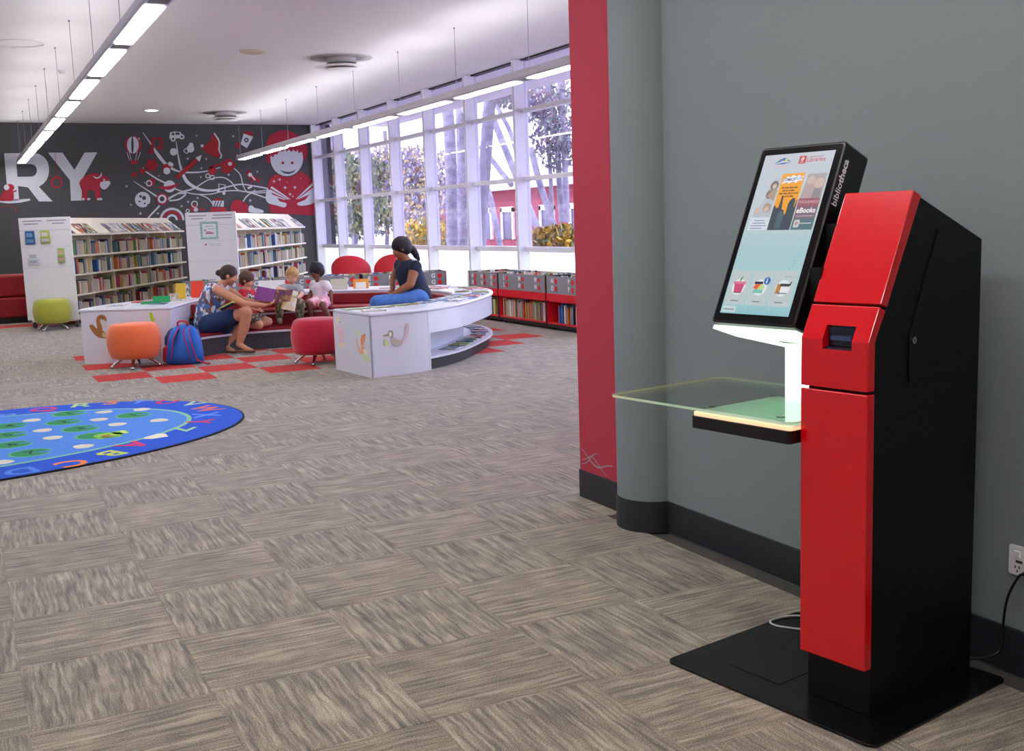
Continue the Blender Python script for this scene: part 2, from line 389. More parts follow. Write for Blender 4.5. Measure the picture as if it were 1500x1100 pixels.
# ceiling fittings
for k, (x, y) in enumerate(((.9, .2), (-1.2, 1.6), (1.6, -1.8), (-1.0, -1.4), (1.7, 2.6))):  # warm fill lamps out of view, added to brighten the foreground
    t = thing('recessed_downlight', 'added unseen warm recessed downlight in the ceiling, ' + ('just above the camera', 'left of the camera', 'behind the camera to the right', 'behind the camera to the left', 'above the kiosk front')[k], 'light', (x, y, ZC), 0, 'added warm downlights over the kiosk end of the hall')
    MB().lathe([(.15, 0), (.15, -.01), (.12, -.012)], n=24).build('rim', frame_m, t, smooth=30)
    MB().lathe([(.118, -.011), (.11, -.016)], n=24).build('lens', mat('added_downlight_glow', 'FFFFFF', .5, emit='FFE4C4', estr=52), t)
for k, (x, y, lb_) in enumerate(((4.91, 14.71, 'round white air diffuser nearest the camera over the story pit'), (4.9, 21.93, 'round white air diffuser near the mural boy'))):
    t = thing('air_diffuser', lb_, 'air vent', (x, y, ZC), 0, 'round ceiling air diffusers')
    gm_ = mat('vent_white', 'D8D6D2', .5)
    MB().lathe([(.20, 0), (.20, -.07), (.13, -.075)], n=28).build('neck', gm_, t, smooth=30)
    MB().lathe([(.34, -.125), (.36, -.12), (.20, -.085), (.19, -.10)], n=32).build('outer_cone', gm_, t, smooth=40)
    MB().lathe([(.20, -.155), (.22, -.15), (.1, -.115), (.09, -.13)], n=28).build('inner_cone', gm_, t, smooth=40)
    MB().lathe([(.30, -.001), (.42, -.001), (.42, -.006), (.30, -.006)], n=32).build('ceiling_ring', mat('vent_dust', 'B4B0AC', .9), t, smooth=30)
t = thing('ceiling_speaker', 'cream round ceiling disc beside the near air diffuser', 'speaker', (3.63, 14.41, ZC))
MB().lathe([(.17, 0), (.165, -.018), (.14, -.025)], n=28).build('rim', mat('cream_plastic', 'CFC3A2', .6), t, smooth=30)
MB().lathe([(.13, -.024), (.125, -.028)], n=24).build('grille', mat('cream_grille', 'BDB292', .8), t)
t = thing('recessed_downlight', 'small bright recessed downlight near the mural', 'light', (3.47, 21.62, ZC))
MB().lathe([(.15, 0), (.15, -.01), (.12, -.012)], n=24).build('rim', frame_m, t, smooth=30)
MB().lathe([(.118, -.011), (.11, -.016)], n=24).build('lens', mat('downlight_glow', 'FFFFFF', .5, emit='FFF4DE', estr=5), t)
t = thing('smoke_detector', 'small white smoke detector at the upper left of the ceiling', 'detector', (1.52, 16.67, ZC))
MB().lathe([(.05, 0), (.05, -.025)], n=20).build('base', frame_m, t, smooth=30)
MB().lathe([(.04, -.025), (.032, -.05)], n=20).build('cap', mat('vent_white'), t, smooth=30)
t = thing('ceiling_ring', 'thin round ring outline on the ceiling at upper left', 'vent', (.88, 14.47, ZC))
b = MB(); b.tube([(.27*math.cos(a), .27*math.sin(a), -.004) for a in [2*math.pi*i/40 for i in range(41)]], .006, 6); b.build('ring', mat('vent_white'), t)
t = thing('wall_sensor', 'small cream sensor box in the corner above the mural boy', 'sensor', ony(459, 187, YB-.03))
MB().box(-.05, .05, -.04, .029, -.07, .07).build('casing', mat('cream_plastic'), t, bevel=.01)
MB().ball((0, -.042, -.02), .025, .012, .025).build('lens', mat('vent_white'), t, smooth=True)
# ================================================================== MURAL on the back wall (flat print, real size and place)
MR = mat('mural_red', 'A62436', .8); MWt = mat('mural_white', 'C9CCD2', .8); MRd = mat('mural_deep_red', '9A1E24', .8); MD = mat('mural_dark', '45474A', .85)
MM = [MWt, MR, MRd, MD]
mural = thing('wall_mural', 'red and white storybook mural with large letters across the charcoal wall', 'mural', (0, YB, 0))
YM = YB
def mp(x, y, l=0): p = ony(x, y, YB-.004-.004*l); return Vector((p.x, p.y-YB, p.z))
def ear(mb, pts, mi, l):
    b = bmesh.new(); vs = [b.verts.new(mp(x, y, l)) for x, y in pts]; f = b.faces.new(vs)
    f.normal_update(); r = bmesh.ops.triangulate(b, faces=[f]); b.verts.index_update()
    mb.add([v.co for v in b.verts], [tuple(v.index for v in q.verts) for q in b.faces], mi); b.free()
def poly(mb, pts, mi=0, l=0, sm=0):
    if sm: pts = [(p.x, p.y) for p in smoothpath([(x, y, 0) for x, y in pts], sm, True)]
    ear(mb, pts, mi, l)
def disc(mb, x, y, r, mi=0, l=0, ry=None, n=24, a0=0, a1=360):
    ry = ry or r; s = []
    for i in range(n if a1-a0 == 360 else n+1):
        a = math.radians(a0+(a1-a0)*i/n); s.append((x+r*math.cos(a), y-ry*math.sin(a)))
    ear(mb, s, mi, l)
def ring(mb, x, y, r, w, mi=0, l=0, a0=0, a1=360, n=28):
    P = [(x+r*math.cos(math.radians(a0+(a1-a0)*i/n)), y-r*math.sin(math.radians(a0+(a1-a0)*i/n))) for i in range(n+1)]
    line(mb, P, w, mi, l, 0)
def line(mb, P, w, mi=0, l=0, sm=6):
    if sm: P = [(p.x, p.y) for p in smoothpath([(x, y, 0) for x, y in P], sm)]
    k = len(P); W = w if isinstance(w, (list, tuple)) else [w]
    vs = []
    for i, (x, y) in enumerate(P):
        a = P[max(0, i-1)]; b = P[min(k-1, i+1)]; dx, dy = b[0]-a[0], b[1]-a[1]; q = math.hypot(dx, dy) or 1
        t = i/(k-1)*(len(W)-1); j = min(int(t), len(W)-2) if len(W) > 1 else 0
        ww = (W[j]*(1-(t-j))+W[j+1]*(t-j) if len(W) > 1 else W[0])/2
        vs += [mp(x-dy/q*ww, y+dx/q*ww, l), mp(x+dy/q*ww, y-dx/q*ww, l)]
    mb.add(vs, [(2*i, 2*i+1, 2*i+3, 2*i+2) for i in range(k-1)], mi)
def star(mb, x, y, r, l=0):
    s = []
    for i in range(8):
        a = math.radians(i*45); q = r if i % 2 == 0 else r*.28; s.append((x+q*math.cos(a), y-q*math.sin(a)))
    ear(mb, s, 0, l)
def fin(mb, name, label=None): o = mb.build(name, MM, mural, fixn=False); (o.__setitem__('label', label) if label else None); return o
Z1 = lambda x, y: (x/5, 160+y/5)            # coordinates read in an enlargement of the photo
Z2 = lambda x, y: (180+x/5, 170+y/5)
def zz(f, L): return [f(*p) for p in L]
# letters
b = MB(); poly(b, zz(Z1, [(30,323),(240,320),(275,325),(305,338),(330,358),(348,385),(358,420),(359,455),(353,490),(340,520),(318,545),(285,568),(385,675),(285,675),(205,572),(132,562),(140,668),(60,672)]))
poly(b, zz(Z1, [(120,402),(225,401),(248,407),(264,422),(271,445),(268,466),(255,484),(235,493),(128,495)]), 3, 1)
fin(b, 'letter_r', 'large pale letter R')
b = MB(); poly(b, zz(Z1, [(352,318),(458,318),(545,445),(620,317),(712,316),(598,520),(600,668),(520,670),(512,520)])); fin(b, 'letter_y', 'large pale letter Y')
b = MB(); line(b, zz(Z1, [(0,722),(60,708),(110,725),(118,750)]), .8, 1, 0); poly(b, zz(Z1, [(0,672),(60,664),(220,655),(222,668),(150,684),(60,690),(0,682)]), 0, 0); 
poly(b, zz(Z1, [(0,668),(20,610),(60,580),(90,590),(100,620),(96,668),(40,672)]), 1, 1, 3); disc(b, *Z1(70,575), 7, 1, 2, 5.6); disc(b, *Z1(48,572), 4, 0, 3); line(b, zz(Z1, [(70,600),(95,605),(122,596)]), 2, 1, 3)
fin(b, 'mouse_figure')
b = MB(); ring(b, *Z1(415,535), 7.4, 2.8, 1, 1); line(b, zz(Z1, [(405,320),(410,490)]), .7, 2, 2, 0); fin(b, 'swing_ring')
b = MB(); poly(b, zz(Z1, [(580,545),(610,500),(680,468),(740,480),(790,500),(800,530),(740,545),(735,590),(740,660),(700,662),(690,600),(650,590),(640,620),(645,662),(595,664),(605,610)]), 1, 2, 2)
poly(b, zz(Z1, [(735,535),(800,525),(806,550),(770,588),(738,575)]), 0, 3, 2); line(b, zz(Z1, [(684,490),(705,503),(728,498),(742,480),(740,463)]), [.8, 2.2, 2.2, 1.6, .5], 0, 3); disc(b, *Z1(762,518), 1.6, 0, 4)
for x in (610, 650, 722, 738): disc(b, *Z1(x, 658), 2.4, 0, 3, 1.8)
fin(b, 'ox_figure')
# balloon
b = MB(); disc(b, *Z2(75,212), 12.4, 1, 0, 12.8); disc(b, *Z2(73,212), 8.6, 0, 1, 12.4); disc(b, *Z2(70,212), 1.8, 3, 2, 12.6)
for x0, x1 in ((28,48),(45,62),(105,92),(130,108)): line(b, zz(Z2, [(x0,262),(x1,322)]), .8, 0, 1, 0)
poly(b, zz(Z2, [(52,325),(108,322),(102,350),(62,356)]), 1, 1); fin(b, 'balloon_figure')
# sweeping ribbons that run to the boy's book
b = MB()
line(b, zz(Z2, [(145,118),(215,218),(262,290),(330,365),(420,408),(540,412),(630,400),(715,375)]), [.6, 2, 5, 4, 2.4, 2, 1.6, 1], 0, 0)
line(b, zz(Z2, [(390,185),(405,290),(425,380),(470,480),(560,535),(660,545),(760,520),(860,500),(960,512),(1060,530)]), [.8, 2, 3.5, 5, 4, 3, 2, 2, 2, 2], 0, 0)
line(b, zz(Z2, [(165,405),(250,460),(330,500),(400,540),(520,570),(640,572),(740,550),(860,548),(960,570),(1050,600)]), [1.6, 2.4, 2, 1.5, 1.5, 1.6, 1.6, 2], 0, 1)
line(b, zz(Z2, [(80,478),(160,530),(250,590)]), [.6, 1.6, 2.6], 0, 1)
line(b, zz(Z2, [(185,745),(270,655)]), 2.4, 0, 1, 0)
line(b, zz(Z2, [(330,610),(420,560),(520,530),(620,470),(720,448),(790,480),(840,540),(920,555),(1060,545)]), [2.5, 2.5, 1.6, 1.4, 1.6, 1.8, 1.6, 1.4], 0, 1)
line(b, zz(Z2, [(810,380),(860,430),(885,520),(930,560),(1060,560)]), 1.4, 0, 1)
line(b, zz(Z2, [(560,575),(620,600),(660,645)]), 1.4, 0, 1); line(b, zz(Z2, [(875,640),(905,590),(960,550)]), 1.8, 0, 1)
line(b, zz(Z2, [(335,600),(400,570),(460,570),(410,610),(340,620)]), 2, 0, 1)
fin(b, 'ribbon_lines')
def shp(name, fn): b = MB(); fn(b); fin(b, name)
def note(b): line(b, zz(Z2, [(215,260),(220,165),(280,165),(285,230)]), 4.5, 2, 1, 0); disc(b, *Z2(205,262), 4, 2, 1, 3); disc(b, *Z2(272,232), 4, 2, 1, 3)
shp('music_note', note)
def car(b):
    poly(b, zz(Z2, [(340,165),(345,120),(380,112),(420,116),(445,145),(446,162)]), 0, 1)
    for x, y in ((368,168), (432,152)): disc(b, *Z2(x, y), 3.8, 0, 2); disc(b, *Z2(x, y), 1.8, 3, 3)
    poly(b, zz(Z2, [(356,140),(360,124),(378,122),(378,140)]), 3, 2); poly(b, zz(Z2, [(385,138),(385,120),(410,120),(422,136)]), 3, 2)
shp('toy_car_figure', car)
def pencil(b):
    poly(b, zz(Z2, [(385,440),(540,300),(560,330),(410,455),(380,455)]), 2, 3); poly(b, zz(Z2, [(530,305),(578,285),(562,335)]), 0, 4)
shp('pencil_figure', pencil)
def bell(b):
    poly(b, zz(Z2, [(580,240),(640,180),(660,125),(700,180),(712,250),(700,300),(660,295)]), 2, 1, 2); line(b, zz(Z2, [(668,125),(705,185),(705,250),(722,290),(712,310)]), 2, 0, 2); disc(b, *Z2(695,280), 4, 2, 2); disc(b, *Z2(580,218), 2.2, 0, 2)
shp('bell_figure', bell)
def card(b): poly(b, zz(Z2, [(862,205),(885,128),(955,152),(908,235)]), 0, 1); poly(b, zz(Z2, [(870,128),(905,108),(958,122),(945,148),(885,126)]), 2, 0); disc(b, *Z2(905,176), 3.4, 3, 2); disc(b, *Z2(905,176), 1.4, 0, 3); disc(b, *Z2(842,215), 3.4, 2, 1, 5)
shp('card_figure', card)
def planet(b): disc(b, *Z2(342,515), 8.8, 0, 2); line(b, zz(Z2, [(262,520),(340,525),(412,495)]), [2, 6, 2], 1, 3); 
shp('planet_figure', planet)
def moon(b):
    disc(b, *Z2(145,612), 11.4, 0, 1)
    for x, y, r in ((130,588,2),(155,600,3),(122,625,1.4),(160,640,1.4),(190,655,2.4)): disc(b, *Z2(x, y), r, 3, 2)
shp('moon_figure', moon)
def eye(b): disc(b, *Z2(287,607), 8.8, 1, 2); disc(b, *Z2(287,607), 6.4, 0, 3); disc(b, *Z2(287,607), 3.6, 3, 4)
shp('target_figure', eye)
def arch(b):
    for r, w, c in ((16.5, 3.4, 0), (12, 3.8, 1), (7, 3.2, 0)): ring(b, *Z2(360,762), r, w, c, 1, 0, 180)
shp('rainbow_figure', arch)
def petals(x, y, r, q, n):
    def f(b):
        c = Z2(x, y); s_ = []
        for k in range(n*6):
            a = 2*math.pi*k/(n*6); w = r*(1+.22*math.cos(n*a)); s_.append((c[0]+w*math.cos(a), c[1]+w*math.sin(a)))
        poly(b, s_, 2, 1)
    return f
shp('flower_figure', petals(210,360,8.5,0,6)); shp('flower_figure', petals(145,402,4.6,0,5)); shp('flower_figure', petals(82,428,3.6,0,5))
shp('ball_figure', lambda b: disc(b, *Z2(372,262), 5.4, 0, 1))
shp('ladybird_figure', lambda b: (disc(b, *Z2(322,378), 6, 2, 1), disc(b, *Z2(322,402), 5, 0, 2)))
shp('bee_figure', lambda b: (disc(b, *Z2(345,350), 3, 0, 2), disc(b, *Z2(358,356), 2.6, 0, 3)))
shp('cat_figure', lambda b: (disc(b, *Z2(495,240), 5.4, 0, 1), disc(b, *Z2(500,212), 3.4, 0, 2), line(b, zz(Z2, [(490,250),(470,272),(452,262),(448,248),(465,235)]), 1.2, 0, 3)))
shp('whistle_figure', lambda b: (poly(b, zz(Z2, [(190,470),(205,455),(245,465),(225,515),(200,515)]), 2, 1), ring(b, *Z2(192,492), 3.8, 1.8, 0, 2)))
def train(b):
    poly(b, zz(Z2, [(720,400),(735,335),(770,312),(825,345),(812,385),(770,420)]), 2, 2, 2); disc(b, *Z2(785,350), 2.8, 0, 3); disc(b, *Z2(655,400), 6.2, 2, 2)
    for x, y in ((622,438),(655,450)): ring(b, *Z2(x, y), 3, 1.4, 0, 3)
    poly(b, zz(Z2, [(630,372),(730,340),(738,352),(635,388)]), 2, 2)
shp('camera_and_cherries', train)
def rocket(b):
    poly(b, zz(Z2, [(898,425),(925,388),(945,430),(1005,465),(1000,488),(960,470),(930,505),(945,470)]), 2, 1); disc(b, *Z2(932,430), 3, 0, 2); line(b, zz(Z2, [(945,440),(968,470)]), 2, 0, 2, 0); line(b, zz(Z2, [(915,530),(945,515)]), 3, 0, 2, 0)
shp('rocket_figure', rocket)
shp('music_note', lambda b: (line(b, zz(Z2, [(705,550),(702,498),(750,505),(745,568)]), 1.4, 0, 2, 0), disc(b, *Z2(699,550), 2.4, 0, 3), disc(b, *Z2(740,565), 2.4, 0, 3)))
def cake(b):
    poly(b, zz(Z2, [(655,660),(655,620),(740,620),(738,665)]), 0, 1)
    for x in (672, 692, 712): line(b, zz(Z2, [(x-6,664),(x+10,622)]), 1.4, 3, 2, 0)
    poly(b, zz(Z2, [(668,618),(672,600),(720,600),(722,618)]), 2, 1); poly(b, zz(Z2, [(638,700),(645,668),(755,668),(765,700)]), 1, 2)
    poly(b, zz(Z2, [(792,700),(795,640),(830,612),(870,622),(915,650),(925,700),(860,708)]), 1, 1, 2); poly(b, zz(Z2, [(925,705),(925,660),(945,655),(965,672),(990,678),(1025,690),(1025,708)]), 0, 2, 2)
    ring(b, *Z2(525,645), 4.2, 1.6, 0, 1); disc(b, *Z2(522,675), 5.6, 1, 1); disc(b, *Z2(535,685), 3.2, 0, 2); line(b, zz(Z2, [(560,682),(598,682)]), 2.6, 1, 1, 0); ring(b, *Z2(475,695), 2.4, 1.4, 0, 1)
shp('cake_and_cloud', cake)
b = MB()
for x, y, r in ((118,165,2.4),(540,145,2),(808,148,2.4),(475,312,2.4),(610,315,2.4),(575,382,2.4),(572,447,2),(262,438,1.6),(27,514,2.6),(60,650,2.4),(128,714,2.8),(256,712,2.6),(430,660,2.4),(477,628,2.4),(548,600,2.4),(838,285,2),(985,407,2),(775,430,2.6),(932,618,3),(965,545,2.4),(150,380,1.6),(160,487,1.6)):
    star(b, *Z2(x, y), r, 2)
o_ = fin(b, 'stars'); o_['kind'] = 'stuff'
# the boy reading
b = MB()
poly(b, zz(Z2, [(1075,345),(1050,300),(1045,220),(1070,155),(1120,118),(1180,106),(1245,118),(1285,150),(1300,195),(1345,215),(1350,290),(1330,320),(1290,330)]), 1, 1, 3)
disc(b, *Z2(1200,310), 24, 0, 2, 26)
poly(b, zz(Z2, [(1062,300),(1080,230),(1150,195),(1250,195),(1310,235),(1330,290),(1308,262),(1288,272),(1280,248),(1265,264),(1250,245),(1235,262),(1215,245),(1200,262),(1190,238),(1170,262),(1150,250),(1130,282),(1110,280),(1100,305),(1085,290)]), 1, 3)
for x in (1172, 1240): disc(b, *Z2(x, 343), 2, 1, 4, 2)
poly(b, zz(Z2, [(1148,392),(1175,404),(1210,410),(1240,405),(1268,390),(1250,412),(1215,425),(1180,418)]), 3, 4)
poly(b, zz(Z2, [(1062,520),(1075,455),(1120,425),(1170,440),(1210,448),(1250,440),(1300,405),(1360,440),(1400,500),(1420,600),(1400,640),(1410,720),(1380,730),(1080,705),(1072,650),(1090,600)]), 1, 1, 1)
poly(b, zz(Z2, [(1062,530),(1050,560),(1046,610),(1070,640),(1130,655),(1180,670),(1200,650),(1190,635),(1150,625),(1130,600),(1100,580)]), 0, 3, 2)
poly(b, zz(Z2, [(1418,545),(1420,590),(1390,640),(1330,655),(1290,655),(1275,640),(1300,628),(1340,610),(1360,580)]), 0, 3, 2)
for a, c in (((1085,520),(1225,610)), ((1075,545),(1210,610)), ((1070,575),(1190,612)), ((1395,495),(1270,608)), ((1405,525),(1285,608)), ((1410,545),(1300,600))):
    line(b, zz(Z2, [a, c]), [3.4, 1.0], 0, 4, 0)
for x, y, r in ((1188,524,3.4),(1260,522,3.4),(1224,572,3),(1148,465,3),(1107,478,3),(1245,588,2),(1304,457,1.2),(1202,484,1.2)): star(b, *Z2(x, y), r, 4)
fin(b, 'reading_boy_figure', 'large red and white drawing of a child reading an open book')
# ================================================================== KIOSK (local X = depth into the wall, local Y = along its front)
KX, KY, KR = 2.129, 2.123, math.radians(10)
ksk = thing('self_service_kiosk', 'tall red and black self-checkout kiosk with tilted touch screen standing by the grey wall', 'kiosk', (KX, KY, 0), KR)
kred = mat('kiosk_red_gloss', 'DC0014', 0.22, coat=0.5, noise=0.05, nscale=240, bump=0.015)
Wk = .218
YZ = lambda p, s: (p[0], s, p[1])
def rpoly(x0, x1, y0, y1, r, n=5):
    P = []
    for cx, cy, a0 in ((x1-r, y1-r, 0), (x0+r, y1-r, 90), (x0+r, y0+r, 180), (x1-r, y0+r, 270)):
        for i in range(n+1):
            a = math.radians(a0+90*i/n); P.append((cx+r*math.cos(a), cy+r*math.sin(a)))
    return P
XY = lambda p, s: (p[0], p[1], s)
MB().prism(rpoly(-.14, .515, -.11, .655, .03), XY, .001, .009).build('base_plate', mat('base_plate_black', '0A0A0A', .25, noise=.1, nscale=50), ksk, bevel=.0015)
MB().prism(rpoly(-.02, .30, .30, .50, .01), XY, .0092, .0105).build('floor_cover', mat('base_plate_black'), ksk)
MB().prism([(0,.009),(0,1.05),(.05,1.13),(.195,1.428),(.51,1.302),(.505,.009)], YZ, .004, Wk-.004).build('tower_body', black, ksk, bevel=.003)
MB().prism([(-.03,.147),(.002,.147),(.002,.912),(-.03,.912)], YZ, 0, Wk).build('lower_front_panel', kred, ksk, bevel=.0035, seg=3)
mid = MB().prism([(-.03,.920),(.002,.920),(.002,1.05),(.047,1.131),(.018,1.143),(-.028,1.052)], YZ, 0, Wk).build('middle_front_panel', kred, ksk, bevel=.0035, seg=3)
cut = MB().box(-.08, .05, .052, .146, 1.026, 1.090).build('cutter', kred, None); cut.parent = ksk
bo = mid.modifiers.new('b', 'BOOLEAN'); bo.object = cut; bo.operation = 'DIFFERENCE'; bo.solver = 'EXACT'
evaluated_copy(mid); bpy.data.objects.remove(cut)
MB().prism([(.022,1.149),(.052,1.138),(.199,1.430),(.163,1.445)], YZ, 0, Wk).build('upper_front_panel', kred, ksk, bevel=.0035, seg=3)
cr = MB(); cr.box(.0, .012, .05, .148, 1.02, 1.10); cr.box(-.020, .0, .052, .146, 1.024, 1.032); cr.box(-.006, .001, .058, .140, 1.034, 1.084)
c_ = cr.build('card_reader', mat('reader_navy', '141A2A', .25), ksk)
MB().box(-.012, -.006, .066, .132, 1.05, 1.062).build('card_slot', mat('reader_slot', '3A4A6A', .2), c_)
dr = MB().prism([(.156,.924),(.153,1.05),(.286,1.338),(.497,1.272),(.497,.914)], lambda p, s: (p[0], s, p[1]), -.0012, .004).build('service_door', black, ksk, bevel=.0008)
MB().tube([(.170, -.0012, 1.041), (.170, -.006, 1.041)], .0095, 16).build('lock', chrome, dr, smooth=30)
MB().box(.1695, .1705, -.0075, -.006, 1.037, 1.045).build('keyhole', blackp, dr)
# hook: screen casing
ta = math.radians(24.3)
wv = Vector((math.sin(ta), 0, math.cos(ta))); nv = Vector((-math.cos(ta), 0, math.sin(ta))); P0 = Vector((-.019, .25, 1.077))
def scr(a, b, l=0): return P0 + Vector((0, .029+.257*(1-a), 0)) + wv*(.03+.51*b) + nv*(.0012+.0004*l)
def SB(u, w, n): return P0 + Vector((0, u, 0)) + wv*w + nv*n
cs = MB()
pp = rpoly(0, .312, 0, .567, .012)
cs.prism(pp, lambda p, s: SB(p[0], p[1], s), -.115, 0)
case = cs.build('screen_casing', blackp, ksk, smooth=30, bevel=.005, seg=3)
MB().prism(rpoly(.008, .304, .008, .559, .01), lambda p, s: SB(p[0], p[1], s), .0, .0008).build('screen_bezel', mat('bezel_gloss', '050506', .08), ksk)
MB().box(.05, .12, Wk-.005, .252, 1.12, 1.24).build('screen_bracket', black, ksk)
MB().box(.12, .20, Wk-.005, .252, 1.26, 1.36).build('screen_bracket', black, ksk)
def emat(col, s=1.0):
    nm = 'screen_' + col
    if nm in MATS: return MATS[nm]
    m = mat(nm, '101010', .3, emit=col, estr=s*.70); return m
# lit screen image
sm = bpy.data.materials.new('screen_image'); sm.use_nodes = True; nt = sm.node_tree; bs = nt.nodes['Principled BSDF']
bs.inputs['Base Color'].default_value = (.01, .01, .01, 1); bs.inputs['Roughness'].default_value = .12
t_ = nt.nodes.new('ShaderNodeTexCoord'); s_ = nt.nodes.new('ShaderNodeSeparateXYZ'); r_ = nt.nodes.new('ShaderNodeValToRGB')
nt.links.new(t_.outputs['Generated'], s_.inputs[0]); nt.links.new(s_.outputs['Z'], r_.inputs[0])
e = r_.color_ramp.elements; e[0].position = 0; e[0].color = lin('8EC3CB'); e[1].position = 1; e[1].color = lin('C9CED8')
k = e.new(.10); k.color = lin('A9CFD4'); k = e.new(.40); k.color = lin('ABCBD0'); k = e.new(.62); k.color = lin('C6D2DA')
nt.links.new(r_.outputs[0], bs.inputs['Emission Color']); bs.inputs['Emission Strength'].default_value = .68
disp = MB().add([scr(0,0), scr(1,0), scr(1,1), scr(0,1)], [(0,1,2,3)]).build('display', sm, ksk, fixn=False)
def q(nm, a0, a1, b0, b1, col, l=1, par=disp, r=0):
    P = rpoly(a0, a1, b0, b1, r, 3) if r else [(a0,b0),(a1,b0),(a1,b1),(a0,b1)]
    m = MB().add([scr(a, b, l) for a, b in P], [tuple(range(len(P)))]); return m.build(nm, emat(col), par, fixn=False)
def qp(mb, pts, l, mi=0):
    b = bmesh.new(); vs = [b.verts.new(scr(x, y, l)) for x, y in pts]; b.faces.new(vs).normal_update(); bmesh.ops.triangulate(b, faces=b.faces[:]); b.verts.index_update()
    mb.add([v.co for v in b.verts], [tuple(v.index for v in f.verts) for f in b.faces], mi); b.free()
def st(nm, txt, size, a, b, col, l=3, bold=.0, al='CENTER', squash=1.0, slant=0):
    return text(nm, txt, size, emat(col), scr(a, b, l), (scr(1,0)-scr(0,0)), wv, disp, bold=bold, depth=.0, align=al, squash=squash)
def circ(a, b, r, n=14, s0=0, s1=360): return [(a+r*2*math.cos(math.radians(s0+(s1-s0)*i/n)), b+r*math.sin(math.radians(s0+(s1-s0)*i/n))) for i in range(n)]
m = MB(); qp(m, [(.17,.940),(.24,.968),(.30,.976),(.36,.962),(.42,.945),(.34,.957),(.28,.958)], 1, 0); qp(m, circ(.335,.958,.0095), 2, 1); qp(m, [(.17,.938),(.30,.944),(.42,.943),(.30,.934)], 2, 2); qp(m, [(.17,.922),(.40,.922),(.40,.916),(.17,.916)], 1, 3)
m.build('council_logo', [emat('2E6E9E'), emat('C8D84A'), emat('4A5AB0'), emat('D8A8B4')], disp, fixn=False)
m = MB(); qp(m, [(.52,.93),(.62,.93),(.62,.978),(.52,.978)], 1, 0); qp(m, [(.545,.95),(.575,.944),(.60,.965),(.56,.972)], 2, 1); qp(m, [(.535,.936),(.60,.936),(.60,.94),(.535,.94)], 2, 1); qp(m, [(.65,.970),(.86,.970),(.86,.967),(.65,.967)], 1, 0)
m.build('library_logo', [emat('B42A38'), emat('E8B8B8')], disp, fixn=False)
st('screen_lettering', 'Libraries', .0195, .765, .949, 'C23440', bold=.012)
ba = q('story_banner', .05, .33, .52, .60, 'D4D8E4')
m = MB(); qp(m, [(.06,.60),(.32,.60),(.325,.85),(.25,.85),(.2,.80),(.16,.70),(.08,.64)], 1, 0); qp(m, circ(.27,.80,.030), 2, 1); qp(m, circ(.235,.745,.028), 2, 1); qp(m, circ(.25,.66,.030), 2, 2); qp(m, circ(.275,.795,.016), 3, 3); qp(m, circ(.245,.652,.018), 3, 3); qp(m, circ(.12,.64,.022), 3, 3); qp(m, [(.20,.735),(.32,.70),(.33,.77),(.27,.78)], 3, 2)
m.build('story_picture', [emat('B4BCC4'), emat('7A6A60'), emat('A89484'), emat('CBB4A4')], disp, fixn=False)
m = MB()
for i, (x0, x1) in enumerate(((.12,.27),(.10,.29),(.07,.31),(.08,.26))): qp(m, [(x0,.582-.016*i),(x1,.582-.016*i),(x1,.577-.016*i),(x0,.577-.016*i)], 2)
m.build('small_print', emat('6A86A8'), disp, fixn=False)
q('comics_banner', .345, .667, .518, .872, 'F0A018')
m = MB(); qp(m, [(.36,.806),(.38,.826),(.37,.838),(.41,.842),(.42,.856),(.47,.848),(.50,.862),(.56,.850),(.60,.862),(.615,.848),(.66,.853),(.64,.836),(.655,.822),(.60,.822),(.57,.808),(.52,.820),(.47,.806),(.44,.818)], 2); m.build('burst', emat('E6E8EE'), disp, fixn=False)
st('banner_lettering', 'COMICS', .0125, .455, .832, '1C3A6E', 3, .02); st('banner_lettering', 'PLUS', .0118, .592, .838, '6A96CC', 3, .02)
m = MB()
for i, (x0, x1) in enumerate(((.385,.62),(.41,.60),(.37,.64),(.42,.60))):
    x = x0
    while x < x1-.02: w_ = .022+.016*((i*7+int(x*90)) % 3); qp(m, [(x,.786-.018*i),(min(x+w_,x1),.786-.018*i),(min(x+w_,x1),.777-.018*i),(x,.777-.018*i)], 2); x += w_+.010
m.build('banner_small_print', emat('6A4818'), disp, fixn=False)
m = MB(); qp(m, [(.345,.518),(.667,.518),(.667,.70),(.655,.705),(.645,.66),(.635,.66),(.635,.700),(.62,.715),(.585,.715),(.56,.70),(.545,.68),(.545,.62),(.525,.61),(.51,.64),(.47,.65),(.455,.70),(.45,.725),(.42,.725),(.425,.70),(.415,.66),(.39,.655),(.36,.675),(.345,.665)], 2)
qp(m, [(.44,.525),(.52,.525),(.53,.62),(.49,.635),(.44,.625)], 3, 1)
m.build('skyline', [emat('36434F'), emat('48606A')], disp, fixn=False)
q('ebooks_banner', .68, .975, .518, .70, '7C6470'); q('ebooks_banner_foot', .68, .975, .518, .585, '507278', 2)
m = MB(); qp(m, [(.68,.70),(.975,.70),(.975,.862),(.72,.862)], 1, 0); qp(m, circ(.90,.80,.034), 2, 1); qp(m, [(.84,.70),(.96,.70),(.95,.775),(.86,.775)], 2, 2); qp(m, circ(.78,.82,.028), 2, 1); qp(m, [(.72,.71),(.83,.71),(.82,.80),(.75,.80)], 2, 3); qp(m, [(.68,.66),(.975,.66),(.975,.71),(.68,.71)], 3, 4)
m.build('readers_picture', [emat('A8A0A0'), emat('C8B0A6'), emat('8C8488'), emat('B49A9E'), emat('9A5A64')], disp, fixn=False)
st('banner_lettering', 'THOUSANDS', .0118, .828, .686, 'D8B4B8', 4, .006); st('banner_lettering', 'eBooks', .0225, .828, .634, 'F4F2F4', 4, .022)
